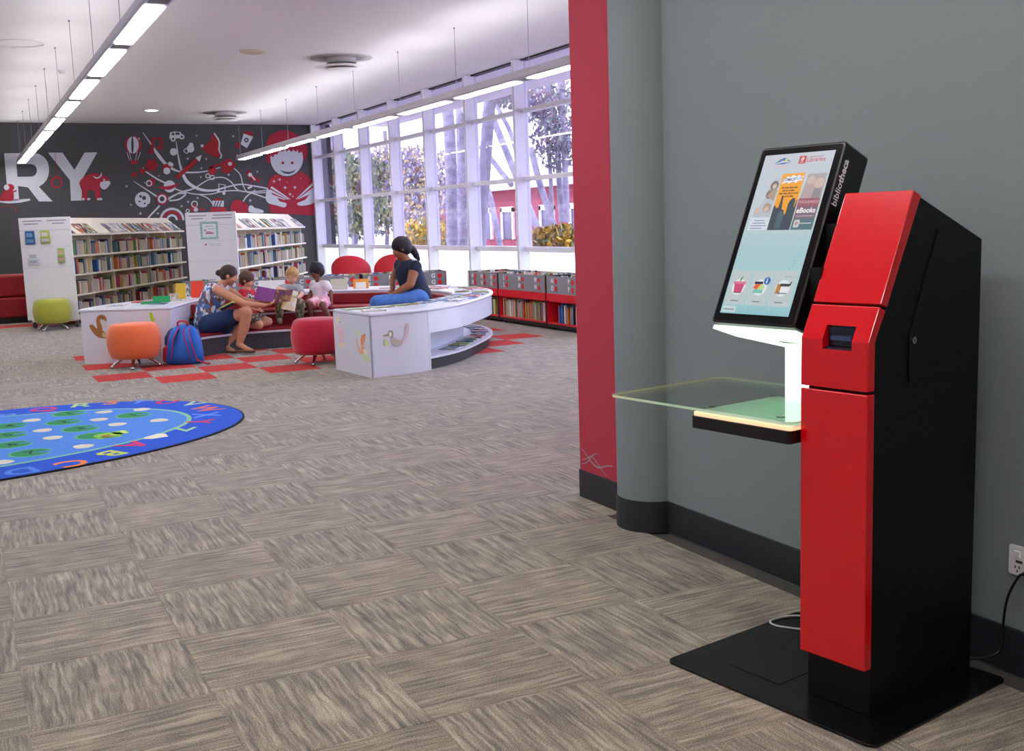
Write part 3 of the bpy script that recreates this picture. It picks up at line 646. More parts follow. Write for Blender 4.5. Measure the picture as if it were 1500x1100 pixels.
m = MB(); qp(m, [(.71,.603),(.95,.603),(.95,.599),(.71,.599)], 3); qp(m, [(.79,.560),(.95,.560),(.95,.553),(.79,.553)], 3); m.build('banner_small_print', emat('B8BEC0'), disp, fixn=False)
q('badge', .705, .785, .532, .578, 'C8CCC8', 3, r=.012); m = MB(); qp(m, circ(.745,.556,.012), 4); m.build('badge_mark', emat('C09098'), disp, fixn=False)
for i, (a0, a1) in enumerate(((.025,.315),(.34,.635),(.66,.965))):
    bt = q('touch_button', a0, a1, .055, .268, 'BCC6C8', 1, r=.012)
    m = MB(); c = (a0+a1)/2; qp(m, circ(c, .165, .05, 20), 2); m.build('button_glow', emat('DDE2E2'), disp, fixn=False)
    m = MB(); qp(m, [(c-.06,.082),(c+.055,.082),(c+.055,.075),(c-.06,.075)], 3); m.build('button_caption', emat('7E8A8C'), disp, fixn=False)
m = MB(); qp(m, [(.12,.130),(.23,.130),(.25,.185),(.10,.185)], 3, 0); qp(m, [(.085,.18),(.265,.18),(.265,.198),(.085,.198)], 3, 1); qp(m, [(.16,.20),(.19,.205),(.205,.235),(.18,.222)], 3, 2); qp(m, [(.12,.126),(.23,.126),(.23,.132),(.12,.132)], 4, 3)
m.build('basket_icon', [emat('C84A74'), emat('D87A98'), emat('2E8A4A'), emat('8A3A4E')], disp, fixn=False)
m = MB(); qp(m, [(.40,.185),(.52,.185),(.52,.2),(.40,.2)], 4, 0); qp(m, [(.39,.16),(.45,.15),(.49,.185),(.41,.185)], 3, 1); qp(m, [(.45,.15),(.54,.15),(.55,.182),(.49,.185)], 3, 2); qp(m, [(.40,.13),(.54,.13),(.54,.152),(.40,.152)], 3, 3); qp(m, circ(.572,.205,.0235), 5, 4); qp(m, [(.563,.19),(.578,.19),(.578,.21),(.563,.21)], 6, 5); qp(m, circ(.571,.217,.004), 6, 5)
m.build('card_icon', [emat('2A2E48'), emat('E0603A'), emat('B8D888'), emat('7AC0B0'), emat('2A6EB8'), emat('F0F4F8')], disp, fixn=False)
m = MB(); qp(m, [(.72,.13),(.78,.13),(.79,.19),(.73,.19)], 3, 0); qp(m, [(.77,.175),(.90,.175),(.90,.192),(.77,.192)], 4, 1); qp(m, [(.89,.18),(.91,.18),(.925,.205),(.91,.205)], 4, 1); qp(m, [(.78,.14),(.90,.14),(.89,.172),(.79,.172)], 3, 2); qp(m, [(.76,.13),(.89,.13),(.89,.137),(.76,.137)], 4, 3); qp(m, circ(.775,.135,.009), 5, 3); qp(m, [(.80,.235),(.91,.235),(.91,.231),(.80,.231)], 4, 4)
m.build('return_icon', [emat('B8823A'), emat('383840'), emat('E4E4E8'), emat('7A8A96'), emat('9A9EA4')], disp, fixn=False)
m = MB(); rn = random.Random(3)
for i in range(70):
    if i < 34: a, b = rn.uniform(.15,.99), rn.uniform(.006,.05)
    elif i < 58: a, b = rn.uniform(.82,.99), rn.uniform(.27,.5)
    else: a, b = rn.uniform(.01,.10), rn.uniform(.27,.5)
    qp(m, circ(a, b, rn.uniform(.002,.0055), 6), 1, i % 2)
m.build('screen_bubbles', [emat('86B8CC'), emat('98C8C8')], disp, fixn=False)
q('corner_badge', .02, .22, .008, .045, 'C8D4D4', 1); m = MB(); qp(m, [(.04,.03),(.20,.03),(.20,.02),(.04,.02)], 2); m.build('corner_badge_print', emat('8AA0A8'), disp, fixn=False)
# maker's word on the casing's side face: reads upwards
def side_word(txt, w0, bold):
    vs_, fs_ = text_geo(txt, .0325, bold, .0006, 'LEFT')
    org = SB(-.0012, w0, -.020)
    MB().add([org + wv*v.x + nv*v.y + Vector((0, -1, 0))*v.z for v in vs_], fs_).build('side_lettering', mat('print_white', 'FFFFFF', .6), ksk, fixn=False, label='white lettering on the screen side')
    return max(v.x for v in vs_)
w_ = side_word('biblio', .374, .006); side_word('theca', .374+w_+.0015, .03)
# lit soffit, back panel and scanner shelf
sof_m = mat('soffit_diffuser', 'E8F4EA', .4, emit='E4FFE8', estr=.95)
b = MB(); b.prism([(-.015,1.056),(.09,1.022),(.325,.966),(.325,.982),(.10,1.028),(-.008,1.068)], YZ, .252, .560); b.build('lit_soffit', sof_m, ksk, bevel=.002)
b = MB(); b.prism([(.10,1.0195),(.23,.9885),(.23,.9875),(.10,1.0185)], YZ, .30, .50); b.build('soffit_green_lamp', mat('soffit_lamp', 'D8FFE0', .4, emit='B4FFC4', estr=2.0), ksk)
b = MB(); b.prism([(.11,1.0170),(.15,1.0075),(.15,1.0055),(.11,1.0150)], YZ, .36, .42); b.build('barcode_scanner', mat('scanner_red', 'A03020', .3), ksk)
bp_ = MB(); bp_.box(.315, .335, .25, .556, .80, .978); bp_.build('lit_back_panel', mat('back_diffuser', 'F0F4F4', .4, emit='F2FBFF', estr=.85), ksk, bevel=.003)
MB().box(.336, .48, .215, .556, .79, 1.12).build('rear_housing', black, ksk)
bx = MB(); bx.prism(rpoly(-.072, .40, .222, .602, .014), XY, .754, .792); bx.build('shelf_box', blackp, ksk, bevel=.002)
MB().prism(rpoly(-.066, .314, .222, .598, .012), XY, .792, .803).build('shelf_light_strip', mat('strip_glow', 'FFD8B8', .5, emit='FFB888', estr=.72), ksk)
MB().prism(rpoly(-.058, .314, .222, .590, .012), XY, .803, .8045).build('reading_pad', mat('pad_white', 'DDF4E2', .45), ksk)
gl = glass_mat('shelf_glass', 'F1FAF3')
MB().prism(rpoly(-.062, .48, .222, .985, .03, 6), XY, .8065, .8155).build('glass_shelf', gl, ksk)
# emission gradient on the rim strip paints the glow of light leaving the glass
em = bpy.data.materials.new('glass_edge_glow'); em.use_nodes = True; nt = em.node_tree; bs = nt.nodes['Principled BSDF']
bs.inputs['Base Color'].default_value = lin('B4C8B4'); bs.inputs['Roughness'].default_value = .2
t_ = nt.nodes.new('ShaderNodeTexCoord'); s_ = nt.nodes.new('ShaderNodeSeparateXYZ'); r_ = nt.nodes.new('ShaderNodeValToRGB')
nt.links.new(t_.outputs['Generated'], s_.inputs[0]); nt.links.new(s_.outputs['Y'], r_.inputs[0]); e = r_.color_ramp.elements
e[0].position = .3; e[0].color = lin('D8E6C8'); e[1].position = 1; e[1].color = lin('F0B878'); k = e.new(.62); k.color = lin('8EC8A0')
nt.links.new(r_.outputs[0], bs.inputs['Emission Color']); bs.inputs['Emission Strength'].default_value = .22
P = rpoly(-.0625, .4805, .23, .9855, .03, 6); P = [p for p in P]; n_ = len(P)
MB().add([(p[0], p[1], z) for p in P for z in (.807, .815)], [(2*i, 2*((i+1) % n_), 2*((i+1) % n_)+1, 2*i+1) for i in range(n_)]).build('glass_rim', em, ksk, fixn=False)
for x, y in ((-.015, .30), (-.015, .565), (.27, .565), (.27, .30)):
    MB().lathe([(.013, .8155), (.013, .8185), (.010, .8195)], (x, y, 0), 16).build('glass_fixing', mat('fixing_steel', '5A605C', .35, .6), ksk, smooth=30)
# white cable loop and the black power cord
cb = MB(); Pc = smoothpath([onz(1185, 903, .014), onz(1160, 902, .014), onz(1138, 906, .014), onz(1128, 911, .014), onz(1140, 917, .013), onz(1185, 923, .014)], 6)
tag(cb.tube(Pc, .0035, 8).build('network_cable', mat('cable_white', 'E8E8EA', .4), smooth=True), 'white cable loop lying on the black kiosk base plate', 'cable')
t = thing('power_outlet', 'white double wall socket with a switch low on the grey wall', 'socket', (XR, 2.085, .355))
MB().prism(rpoly(-.07, .07, -.045, .045, .006), lambda p, s: (s, p[0], p[1]), -.009, 0).build('face_plate', mat('socket_white', 'ECECEE', .35), t, bevel=.002)
MB().box(-.013, -.008, .03, .05, .012, .030).build('rocker_switch', mat('socket_white'), t, bevel=.001)
MB().box(-.0095, -.008, .022, .045, -.006, .002).build('switch_slot', mat('socket_slot', '3A4050', .4), t)
for yy, zz_ in ((.046, -.018), (.032, -.018), (.039, -.030)): MB().box(-.0095, -.008, yy-.002, yy+.002, zz_-.005, zz_+.003).build('pin_hole', mat('socket_slot'), t)
t = thing('mains_cable', 'black plug and power cord running from the wall socket down behind the kiosk', 'cord', (XR, 2.07, .335))
MB().lathe([(.018, 0), (.019, .02), (.012, .035), (.006, .05)], n=16).build('plug', blackp, t, smooth=True).rotation_euler = (0, -math.pi/2, 0)
kids_plug = None
W0 = Vector((XR, 2.07, .335))
Pw = smoothpath([Vector((XR-.045, 2.07, .335)), onx(1492, 845, XR-.05), onx(1476, 875, XR-.04), onx(1470, 910, XR-.03), onx(1468, 935, XR-.03), onx(1455, 960, XR-.05), Vector((2.58, 2.30, .012)), Vector((2.50, 2.40, .013)), Vector((2.58, 2.50, .013)), Vector((2.62, 2.35, .014))], 6)
MB().tube([p-W0 for p in Pw], .0038, 8).build('flex', blackp, t, smooth=True)
# ================================================================== FURNITURE
BC = ['2B3A5C','7A2A2E','2F5A46','C46A2A','8A8D94','3E2A48','B9A03A','4E6FA8','D8D4CC','B0405A','26282E','5C7F8E','A87850','1E4F8A','6E9A4A','C9B8C4','3A6A6A','D04A3A']
BN = ['navy','dark red','dark green','orange','grey','plum','mustard','blue','off-white','pink','black','slate blue','tan','royal blue','leaf green','lilac','teal','scarlet']
def unit_mesh(m, nm='book'):
    b = MB(); b.box(-.5, .5, -.5, .5, 0, 1); me = bpy.data.meshes.new(nm); me.from_pydata(b.v, [], b.f); me.materials.append(m); return me
BM = [unit_mesh(mat('book_'+BN[i].replace(' ', '_'), c, .5)) for i, c in enumerate(BC)]
def cover_mat(i, col):           # printed cover: blotches of picture on a coloured ground
    nm = 'cover_%d' % i
    m = bpy.data.materials.new(nm); m.use_nodes = True; nt = m.node_tree; b = nt.nodes['Principled BSDF']; b.inputs['Roughness'].default_value = .35
    tcn = nt.nodes.new('ShaderNodeTexCoord'); vo = nt.nodes.new('ShaderNodeTexVoronoi'); vo.inputs['Scale'].default_value = 3.2
    oi = nt.nodes.new('ShaderNodeObjectInfo'); ad = nt.nodes.new('ShaderNodeVectorMath'); ad.operation = 'ADD'
    nt.links.new(tcn.outputs['Object'], ad.inputs[0]); nt.links.new(oi.outputs['Location'], ad.inputs[1]); nt.links.new(ad.outputs[0], vo.inputs['Vector'])
    r = nt.nodes.new('ShaderNodeValToRGB'); r.color_ramp.interpolation = 'CONSTANT'; e = r.color_ramp.elements
    s = nt.nodes.new('ShaderNodeSeparateXYZ'); nt.links.new(vo.outputs['Color'], s.inputs[0]); nt.links.new(s.outputs[0], r.inputs[0])
    e[0].position = 0; e[0].color = lin(col); e[1].position = .55; e[1].color = lin('E8E2D8'); k = e.new(.78); k.color = lin(BC[(i*5+3) % len(BC)])
    nt.links.new(r.outputs[0], b.inputs['Base Color']); return m
CM = [unit_mesh(cover_mat(i, c), 'picture_book') for i, c in enumerate(BC)]
def ordn(n): return '%d%s' % (n, 'th' if 10 <= n % 100 <= 20 else {1:'st',2:'nd',3:'rd'}.get(n % 10, 'th'))
def bk(me, name, loc, size, rot, label, group, cat='book'):
    o = bpy.data.objects.new(name, me); COL.objects.link(o); o.location = loc; o.scale = size; o.rotation_euler = rot
    return tag(o, label, cat, group)

SHN = {1.42: 'display ledge', 1.10: 'top shelf', .81: 'second shelf', .50: 'third shelf', .18: 'bottom shelf'}
pend = []
beplate = MB(); beplate.prism(rpoly(-.5, .5, -.5, .5, .12), lambda p, s: (s, p[0], p[1]+.5), -.5, .5)
bem = bpy.data.meshes.new('bookend'); bem.from_pydata(beplate.v, [], beplate.f); bem.materials.append(cream)
def bookcase_range(S, az, nb, side, seed, tint):
    rn = random.Random(seed); a = math.radians(90-az)
    t = thing('bookcase_range', '%s-hand tall white double-sided bookcase range on castors full of books' % side, 'bookcase', (S.x, S.y, 0), a, 'tall mobile bookcases')
    Lx = .9*nb; hw = .395
    ep = MB(); ep.box(-.03, 0, -hw, hw, .13, 1.50); ep.box(-.03, 0, -hw, hw, 1.505, 1.69); ep.box(-.028, 0, -hw+.01, hw-.01, 1.50, 1.505)
    ep.build('end_panel', white, t, bevel=.002)
    MB().box(-.025, Lx, -.33, .33, .10, .14).build('base_frame', cream, t)
    MB().box(0, Lx, -.012, .012, .14, 1.62).build('back_panel', cream, t)
    for z in (1.10, .81, .50, .18): MB().box(.003, Lx, -hw+.005, hw-.005, z-.028, z).build('shelf', cream, t, bevel=.002)
    for sgn in (-1, 1):
        MB().prism([(sgn*.385, 1.40), (sgn*.37, 1.40), (sgn*.05, 1.66), (sgn*.05, 1.675), (sgn*.06, 1.675)], lambda p, s: (s, p[0], p[1]), .003, Lx).build('sloped_display_shelf', cream, t)
        MB().box(.003, Lx, min(sgn*.375, sgn*.392), max(sgn*.375, sgn*.392), 1.40, 1.43).build('display_lip', cream, t)
    MB().box(.003, Lx, -.06, .06, 1.665, 1.685).build('top_cap', cream, t)
    for i in range(1, nb+1):
        MB().box(i*.9-.012, i*.9+.004, -.30, .30, .14, 1.39).build('upright', cream, t)
    for x in (.06, Lx-.1):
        for y in (-.33, .33):
            c = MB(); c.tube([(x, y-.015, .045), (x, y+.015, .045)], .045, 18); c.build('castor', mat('castor_rubber', '3A3C40', .6), t, smooth=30)
            MB().tube([(x, y-.02, .045), (x, y+.02, .045)], .022, 12).box(x-.02, x+.02, y-.022, y-.018, .045, .10).build('castor_fork', chrome, t)
    M3 = Matrix.Translation((S.x, S.y, 0)) @ Matrix.Rotation(a, 4, 'Z')
    sgn = -1
    for z in (1.10, .81, .50, .18):
        n = 0; nb_ = 0
        for b_ in range(nb):
            x = b_*.9+.02; end = (b_+1)*.9-.02
            mode = rn.random()
            if b_ or rn.random() < .5: pass
            blocks = [(x, x+.08+rn.random()*.1), ] if mode < .8 else [(x, x+.05)]
            # a run of books, then a gap with the next run's cream bookend seen face on
            cur = x
            for run in range(2):
                ln = rn.uniform(.12, .22)
                stop = min(cur+ln, end)
                h0 = rn.uniform(.18, .22)
                while cur < stop:
                    th = rn.choice((.022, .026, .03, .036)); h = h0*rn.uniform(.88, 1.12); dp = rn.uniform(.13, .17)
                    ci = rn.randrange(len(BC)); n += 1
                    if rn.random() < tint: ci = rn.choice((8, 4, 15, 11, 8))
                    p = M3 @ Vector((cur+th/2, sgn*(hw-.022-dp/2-rn.uniform(0, .02)), z+.0012))
                    pend.append((p, (th, dp, h), a+0, ci, '%s book, %s from the near end, %s of the %s tall bookcase' % (BN[ci], ordn(n), SHN[z], side)))
                    cur += th+.0015
                gap = rn.uniform(.14, .24); cur += gap
                if cur < end-.1:
                    nb_ += 1; hh = rn.uniform(.165, .195)
                    # a big book peeking over the plate now and then
                    p = M3 @ Vector((cur, sgn*(hw-.115), z+.0012))
                    bk(bem, 'bookend', p, (.004, .20, hh), (0, 0, a), 'cream bookend, %s from the near end, %s of the %s tall bookcase' % (ordn(nb_), SHN[z], side), 'cream bookends', 'bookend')
                    cur += .006
                    ci = rn.randrange(len(BC)); n += 1; h = hh+rn.uniform(.0, .05)
                    p = M3 @ Vector((cur+.012, sgn*(hw-.12), z+.0012))
                    pend.append((p, (.02, .19, h), a, ci, '%s book, %s from the near end, %s of the %s tall bookcase' % (BN[ci], ordn(n), SHN[z], side)))
                    cur += .026
    # covers facing out on the sloping top shelf
    x = .06; n = 0
    while x < Lx-.1:
        w = rn.uniform(.13, .19); n += 1; ci = rn.randrange(len(BC)) if rn.random() > tint else rn.choice((8, 15, 4, 8))
        if rn.random() < .8:
            p = M3 @ Vector((x+w/2, -.366, 1.4345))
            bk(CM[ci], 'display_book', p, (w, .010, .235), (math.radians(-50.5), 0, a), '%s cover facing out, %s on the sloping top of the %s tall bookcase' % (BN[ci], ordn(n), side), 'face-out books on the sloping tops')
        x += w+rn.uniform(.03, .11)
    return t, M3
S1 = at(72, 390, 16.75); S2 = at(312.5, 370, 17.2)
r1, M1 = bookcase_range(S1, 28, 6, 'left', 5, .08)
r2, M2 = bookcase_range(S2, 27.5, 6, 'right', 9, .45)
pend.sort(key=lambda q: (q[0]-EYE).length*(1.0 if q[0].z > .35 else 2.0))
rest = [MB(), MB()]
for k, (p, sz, a, ci, lb_) in enumerate(pend):
    if k < 300: bk(BM[ci], 'book', p, sz, (0, 0, a), lb_, 'books on the tall bookcases')
    else:
        i = 0 if 'left' in lb_ else 1
        rest[i].mbox(Matrix.Translation(p+Vector((0, 0, sz[2]/2))) @ Matrix.Rotation(a, 4, 'Z'), *sz, mi=ci)
for i, s in enumerate(('left', 'right')):
    tag(rest[i].build('books_at_the_far_end', [m.materials[0] for m in BM]), 'remaining books along the %s tall bookcase' % s, 'books', kind='stuff')
def panel_thing(Mr, nm, label, cat, y0, y1, z0, z1, cols, w=.012):
    t = thing(nm, label, cat, Mr @ Vector((-.03, (y0+y1)/2, z0)), Mr.to_euler().z)
    h = z1-z0; d = abs(y1-y0)/2
    MB().box(-w, 0, -d, d, 0, h).build('sheet', mat(nm+'_'+cols[0], cols[0], .5), t)
    return t, d, h
def leaf(Mr, y, z, w, h, c0, c1, label):
    t = thing('leaflet_holder', label, 'leaflet', Mr @ Vector((-.03, y, z)), Mr.to_euler().z, 'leaflets on the bookcase ends')
    MB().box(-.03, -.001, -w/2-.006, w/2+.006, -.01, h*.5).build('holder', glass_mat('acrylic', 'F2F4F6') if 'acrylic' not in MATS else MATS['acrylic'], t)
    MB().box(-.02, -.006, -w/2, w/2, 0, h).build('leaflet', mat('leaflet_'+c0, c0, .5), t)
    b = MB(); b.box(-.0215, -.0195, -w*.4, w*.4, h*.12, h*.38); b.box(-.0215, -.0195, -w*.3, w*.35, h*.55, h*.86); b.build('leaflet_picture', mat('leaflet_'+c1, c1, .5), t)
leaf(M1, .235, 1.29, .14, .20, '2A5E9A', '6FA0CC', 'blue leaflet high on the left bookcase end panel')
leaf(M1, .0, 1.30, .14, .19, 'B8D058', 'E8D8E0', 'lime green leaflet in the middle of the bookcase end panel')
leaf(M1, .21, .98, .16, .18, 'E4E8EE', 'B8BEC8', 'white leaflet holder low on the bookcase end panel')
leaf(M1, -.22, 1.0, .10, .22, 'A8C868', 'D8B0A0', 'green leaflet near the book side of the end panel')
def posterbars(Mr, par, z0, rows):
    m = MB()
    for i, (a, b_) in enumerate(rows):
        m.box(-.0315, -.0300, a, b_, z0-.045*(i//2)-.012, z0-.045*(i//2)+.004)
    m.build('heading_print', mat('heading_grey', '9A9EA8', .6), par)
posterbars(M1, r1, 1.645, [(.04,.34),(-.34,-.04),(.10,.32),(-.30,-.12)])
posterbars(M2, r2, 1.645, [(.06,.34),(-.34,-.04),(.12,.30),(-.34,-.02)])
for t_, M_ in ((r1, M1), (r2, M2)):
    MB().box(-.0315, -.030, -.39, .39, 1.495, 1.50).box(-.0315, -.030, -.39, .39, 1.245, 1.248).box(-.0315, -.030, -.39, .39, .93, .933).build('panel_joint', mat('joint_grey', 'B8BCC6', .5), t_)
t = thing('notice', 'square notice with a teal patterned border on the right bookcase end panel', 'poster', M2 @ Vector((-.032, .03, 1.27)), M2.to_euler().z)
MB().box(-.004, 0, -.14, .14, 0, .275).build('border', mat('notice_teal', '9CC0C0', .5, noise=.35, nscale=60), t)
MB().box(-.006, -.004, -.105, .105, .035, .24).build('paper', mat('notice_paper', 'E6EAF0', .5), t)
b = MB(); b.box(-.007, -.006, -.07, .06, .085, .105); b.box(-.007, -.006, -.03, .05, .11, .122); b.build('red_lettering', mat('notice_red', 'C05A78', .5), t)
b = MB(); b.box(-.007, -.006, .05, .07, .13, .155); b.box(-.007, -.006, -.08, .02, .16, .166); b.box(-.007, -.006, -.06, .05, .2, .206); b.build('dark_lettering', mat('notice_dark', '5A6070', .5), t)
t = thing('small_notice', 'small white card with a pink dot below the teal-bordered notice', 'poster', M2 @ Vector((-.032, 0, 1.13)), M2.to_euler().z)
MB().box(-.003, 0, -.15, .15, 0, .10).build('paper', mat('notice_paper'), t)
MB().lathe([(.016, 0), (.016, .002)], n=12).build('pink_dot', mat('notice_pink', 'D04A70', .5), t, loc=(-.003, .10, .06)).rotation_euler = (0, -math.pi/2, 0)
m = MB(); m.box(-.004, -.003, -.13, .06, .065, .069); m.box(-.004, -.003, -.13, .03, .04, .044); m.build('print', mat('heading_grey'), t)

# ---- low picture-book bins
binm = mat('bin_grey', '85888C', .55)
BT = {1: 'marked H', 2: 'marked L', 3: 'marked N', 10: 'farthest left', 11: 'behind the boy', 12: 'marked C', 13: 'marked D', 14: 'marked E', 15: 'marked G'}
def book_bin(A, B, idx, letters, books_below, label):
    A = Vector((A[0], A[1], 0)); B = Vector((B[0], B[1], 0)); d = (B-A); L = d.length; a = math.atan2(d.y, d.x)
    t = thing('picture_book_bin', label, 'book bin', A, a, 'grey and red picture-book bins')
    D = .62                                   # local +Y points to the back
    MB().box(.012, L-.012, 0, .014, .467, .686).build('front_panel', binm, t)
    MB().box(.012, L-.012, -.012, .012, .372, .466).build('red_ledge', redpanel, t, bevel=.003)
    MB().box(.012, L-.012, .02, D, .355, .372).build('bin_floor', redpanel, t)
    MB().box(.012, L-.012, .0, D, .075, .095).build('lower_shelf', redpanel, t)
    MB().box(0, L, .0, D, .03, .073).build('plinth', blackp, t)
    for x in (0, L-.012): MB().box(x, x+.012, -.006, D, .07, .690).build('side_panel', mat('bin_side_black', '141416', .4) if x == 0 else darkred, t)
    MB().box(.012, L-.012, D-.015, D, .372, .685).build('back_panel', binm, t)
    MB().box(.012, L-.012, .24, .255, .095, .355).build('lower_back_panel', redpanel, t)
    MB().box(.0122, .016, .0, .24, .095, .355).build('side_liner', redpanel, t)
    if idx == 1: MB().box(-.075, -.004, 0, .03, .05, .70).build('white_end_board', white, t)
    MB().box(.012, L-.012, .0, D, .680, .686).box(0,0,0,0,0,0).build('divider_rim', white, t) if False else None
    for x in (.06, L-.06):
        MB().tube([(x, .05, .017), (x, .09, .017)], .017, 12).build('castor', blackp, t)
    for c, (ltr, low) in enumerate(letters):
        x = L*(c+.5)/len(letters)
        for r_i, ch in enumerate((ltr, low)):
            if not ch: continue
            text('letter', ch, .085, white, (x-.045, -.0015, .625-.095*r_i), (1, 0, 0), (0, 0, 1), t, bold=.03, depth=.001)
            m = MB(); q = random.Random(idx*17+c*5+r_i)
            pts = [((x+.05)+(.032+.012*q.random())*math.cos(2*math.pi*i/9), .622-.095*r_i+(.030+.012*q.random())*math.sin(2*math.pi*i/9)) for i in range(9)]
            m.add([(p[0], -.002, p[1]) for p in pts], [tuple(range(9))]); m.build('picture_symbol', redpanel, t)
    Mx = Matrix.Translation(A) @ Matrix.Rotation(a, 4, 'Z'); rn = random.Random(idx)
    # books standing face forward in the bins, one behind another
    n = 0
    for yb in (.09, .21, .34, .46):
        x = .03
        while x < L-.19:
            w = rn.uniform(.14, .20); n += 1; h = rn.uniform(.29, .335); ci = rn.choice((8, 8, 8, 6, 7, 15, 17, 14, 4, 11))
            if x+w > L-.02: break
            if rn.random() < .85:
                bk(CM[ci], 'picture_book', Mx @ Vector((x+w/2, yb, .3735)), (w, .012, h), (math.radians(rn.uniform(-9, -4)), 0, a),
                   '%s picture book in the bin %s, %s counting rows from the front' % (BN[ci], BT[idx], ordn(n)), 'picture books standing in the bins')
            x += w+.012
    if books_below:
        x = .03+books_below; n = 0
        while x < L-.05:
            th = rn.choice((.009, .012, .016, .02, .026)); h = rn.uniform(.20, .25); ci = rn.choice((8, 8, 8, 8, 4, 7, 14, 6, 12, 15, 3, 11, 17, 10, 2)); n += 1
            bk(BM[ci], 'shelf_book', Mx @ Vector((x+th/2, .13, .0955)), (th, .2, h), (0, 0, a), '%s thin picture book, %s from the left, under the bin marked %s' % (BN[ci], ordn(n), letters[0][0]), 'thin books below the bins')
            x += th+.002+(0.05 if rn.random() < .05 else 0)
    return t
Hc = onz(672, 398, .686); ytop = [Hc.y, onz(728.7, 402, .686).y, onz(799, 407.5, .686).y]
xs_ = 6.68
yy_ = [14.95, 13.65, 12.35, 11.05, 9.75]
yy_ = [Hc.y, onx(728.7, 402, xs_).y, onx(799, 407, xs_).y]; yy_ += [yy_[2]-1.27, yy_[2]-2.54]
book_bin((xs_, yy_[0]), (xs_, yy_[1]-.0), 1, [('H','H'),('H','H'),('I-J','K')], .05, 'book bin marked H, I-J and K beside the window wall corner')
book_bin((xs_, yy_[1]-.012), (xs_, yy_[2]), 2, [('L','L'),('M','M'),('M','M')], .05, 'book bin marked L and M along the window wall')
book_bin((xs_, yy_[2]-.012), (xs_, yy_[3]), 3, [('N','O'),('P','P'),('R','R')], .22, 'book bin marked N, O and P next to the red wall end')
A0 = Vector((2.75, 15.95, 0)); B0 = Vector((6.52, 15.08, 0)); dd = (B0-A0)/6
LT = [[('A','A'),('B','B')], [('B','B'),('C','C')], [('C','C'),('C','C')], [('','' ),('D','D')], [('E','F'),('F','F')], [('G','G'),('G','G')]]
LB = ['book bin at the far left below the white bookcase panel', 'second book bin from the left behind the boy in red', 'book bin marked C behind the blond toddler', 'book bin marked D behind the girl', 'book bin marked E and F beside the seated woman in navy', 'book bin marked G right of the seated woman in navy']
for i in range(6):
    a = A0+dd*i; b = A0+dd*(i+1)-dd.normalized()*.03
    book_bin(a, b, 10+i, LT[i], 0, LB[i])

# ---- red tub chairs behind the bins
redfab = mat('chair_red_fabric', 'C4182A', .7, noise=.08, nscale=30, bump=.08)
for px, w_, lb_, rz in ((515, .68, 'round-backed red tub chair behind the bin marked D', -.46), (578, .70, 'red tub chair half hidden behind the woman in navy', -.30)):
    c = at(px, 400, 19.2); t = thing('tub_chair', lb_, 'chair', (c.x, c.y, 0), rz, 'red tub chairs by the windows')
    # back is a curved shell that opens towards local -Y... seen from behind
    m = MB(); n = 20; vs = []
    for i in range(n+1):
        a = math.pi*(i/n)*1.05-.08; k = math.sin(a)
        r = w_/2; top = .60+.30*max(0, k)**.6
        for rr, z in ((r, .30), (r+.01, top-.03), (r-.02, top), (r-.06, top-.02), (r-.09, .40)): vs.append((rr*math.cos(a), -rr*math.sin(a), z))
    m.add(vs, [(i*5+j, (i+1)*5+j, (i+1)*5+j+1, i*5+j+1) for i in range(n) for j in range(4)]+[(i*5+4, (i+1)*5+4, (i+1)*5, i*5) for i in range(n)]+[tuple(range(5)), tuple(n*5+j for j in range(5))[::-1]])
    m.build('shell_back', redfab, t, smooth=50)
    MB().lathe([(.25, .28), (.30, .30), (.30, .42), (.26, .46)], n=24).build('seat_cushion', redfab, t, smooth=40)
    MB().lathe([(.02, .03), (.02, .28)], n=12).lathe([(.24, .0), (.24, .012), (.03, .03)], n=24).build('pedestal', chrome, t, smooth=30)

# ---- red sofa at the far left
sf = mat('sofa_red', '8E0A18', .65, noise=.06, nscale=18, bump=.05)
t = thing('sofa', 'long dark red sofa at the far left edge behind the green stool', 'sofa', (-1.3, 19.75, 0))
MB().box(-1.6, 2.32, 0, .75, .10, .42).build('seat', sf, t, bevel=.03, seg=3)
MB().box(-1.6, 2.32, .16, .80, .425, .79).build('backrest', sf, t, bevel=.04, seg=3)
MB().box(-1.5, 2.25, .06, .7, .0, .10).build('plinth', blackp, t)

# ---- curved story pit bench
def resample(P, n):
    P = [Vector((p[0], p[1], 0)) for p in P]; P = smoothpath(P, 10); d = [0]
    for i in range(1, len(P)): d.append(d[-1]+(P[i]-P[i-1]).length)
    out = []; j = 0
    for k in range(n+1):
        s = d[-1]*k/n
        while j < len(P)-2 and d[j+1] < s: j += 1
        t_ = (s-d[j])/max(1e-6, d[j+1]-d[j]); out.append(P[j].lerp(P[j+1], min(1, t_)))
    return out
NB = 60
Oc = resample([(3.313,9.54),(3.52,9.575),(3.72,9.61),(3.93,9.66),(4.42,10.0),(4.92,10.58),(5.33,11.15),(5.6,11.75),(5.7,12.3),(5.62,12.9),(5.35,13.4),(4.95,13.78),(4.36,14.05),(3.6,14.2),(2.9,14.12),(2.2,13.9),(1.7,13.6),(1.35,13.2),(1.13,12.75)], NB)
Ic = resample([(3.24,10.39),(3.8,10.4),(4.3,10.65),(4.75,11.1),(5.05,11.6),(5.12,12.1),(5.05,12.5),(4.85,12.95),(4.4,13.35),(3.9,13.6),(3.3,13.65),(2.75,13.5),(2.45,13.2),(2.28,12.85),(2.0,12.22)], NB)
T2 = resample([(3.60,10.88),(3.95,10.97),(4.35,11.3),(4.62,11.8),(4.6,12.3),(4.35,12.75),(3.9,13.05),(3.3,13.15),(2.75,13.1),(2.42,13.0)], NB)
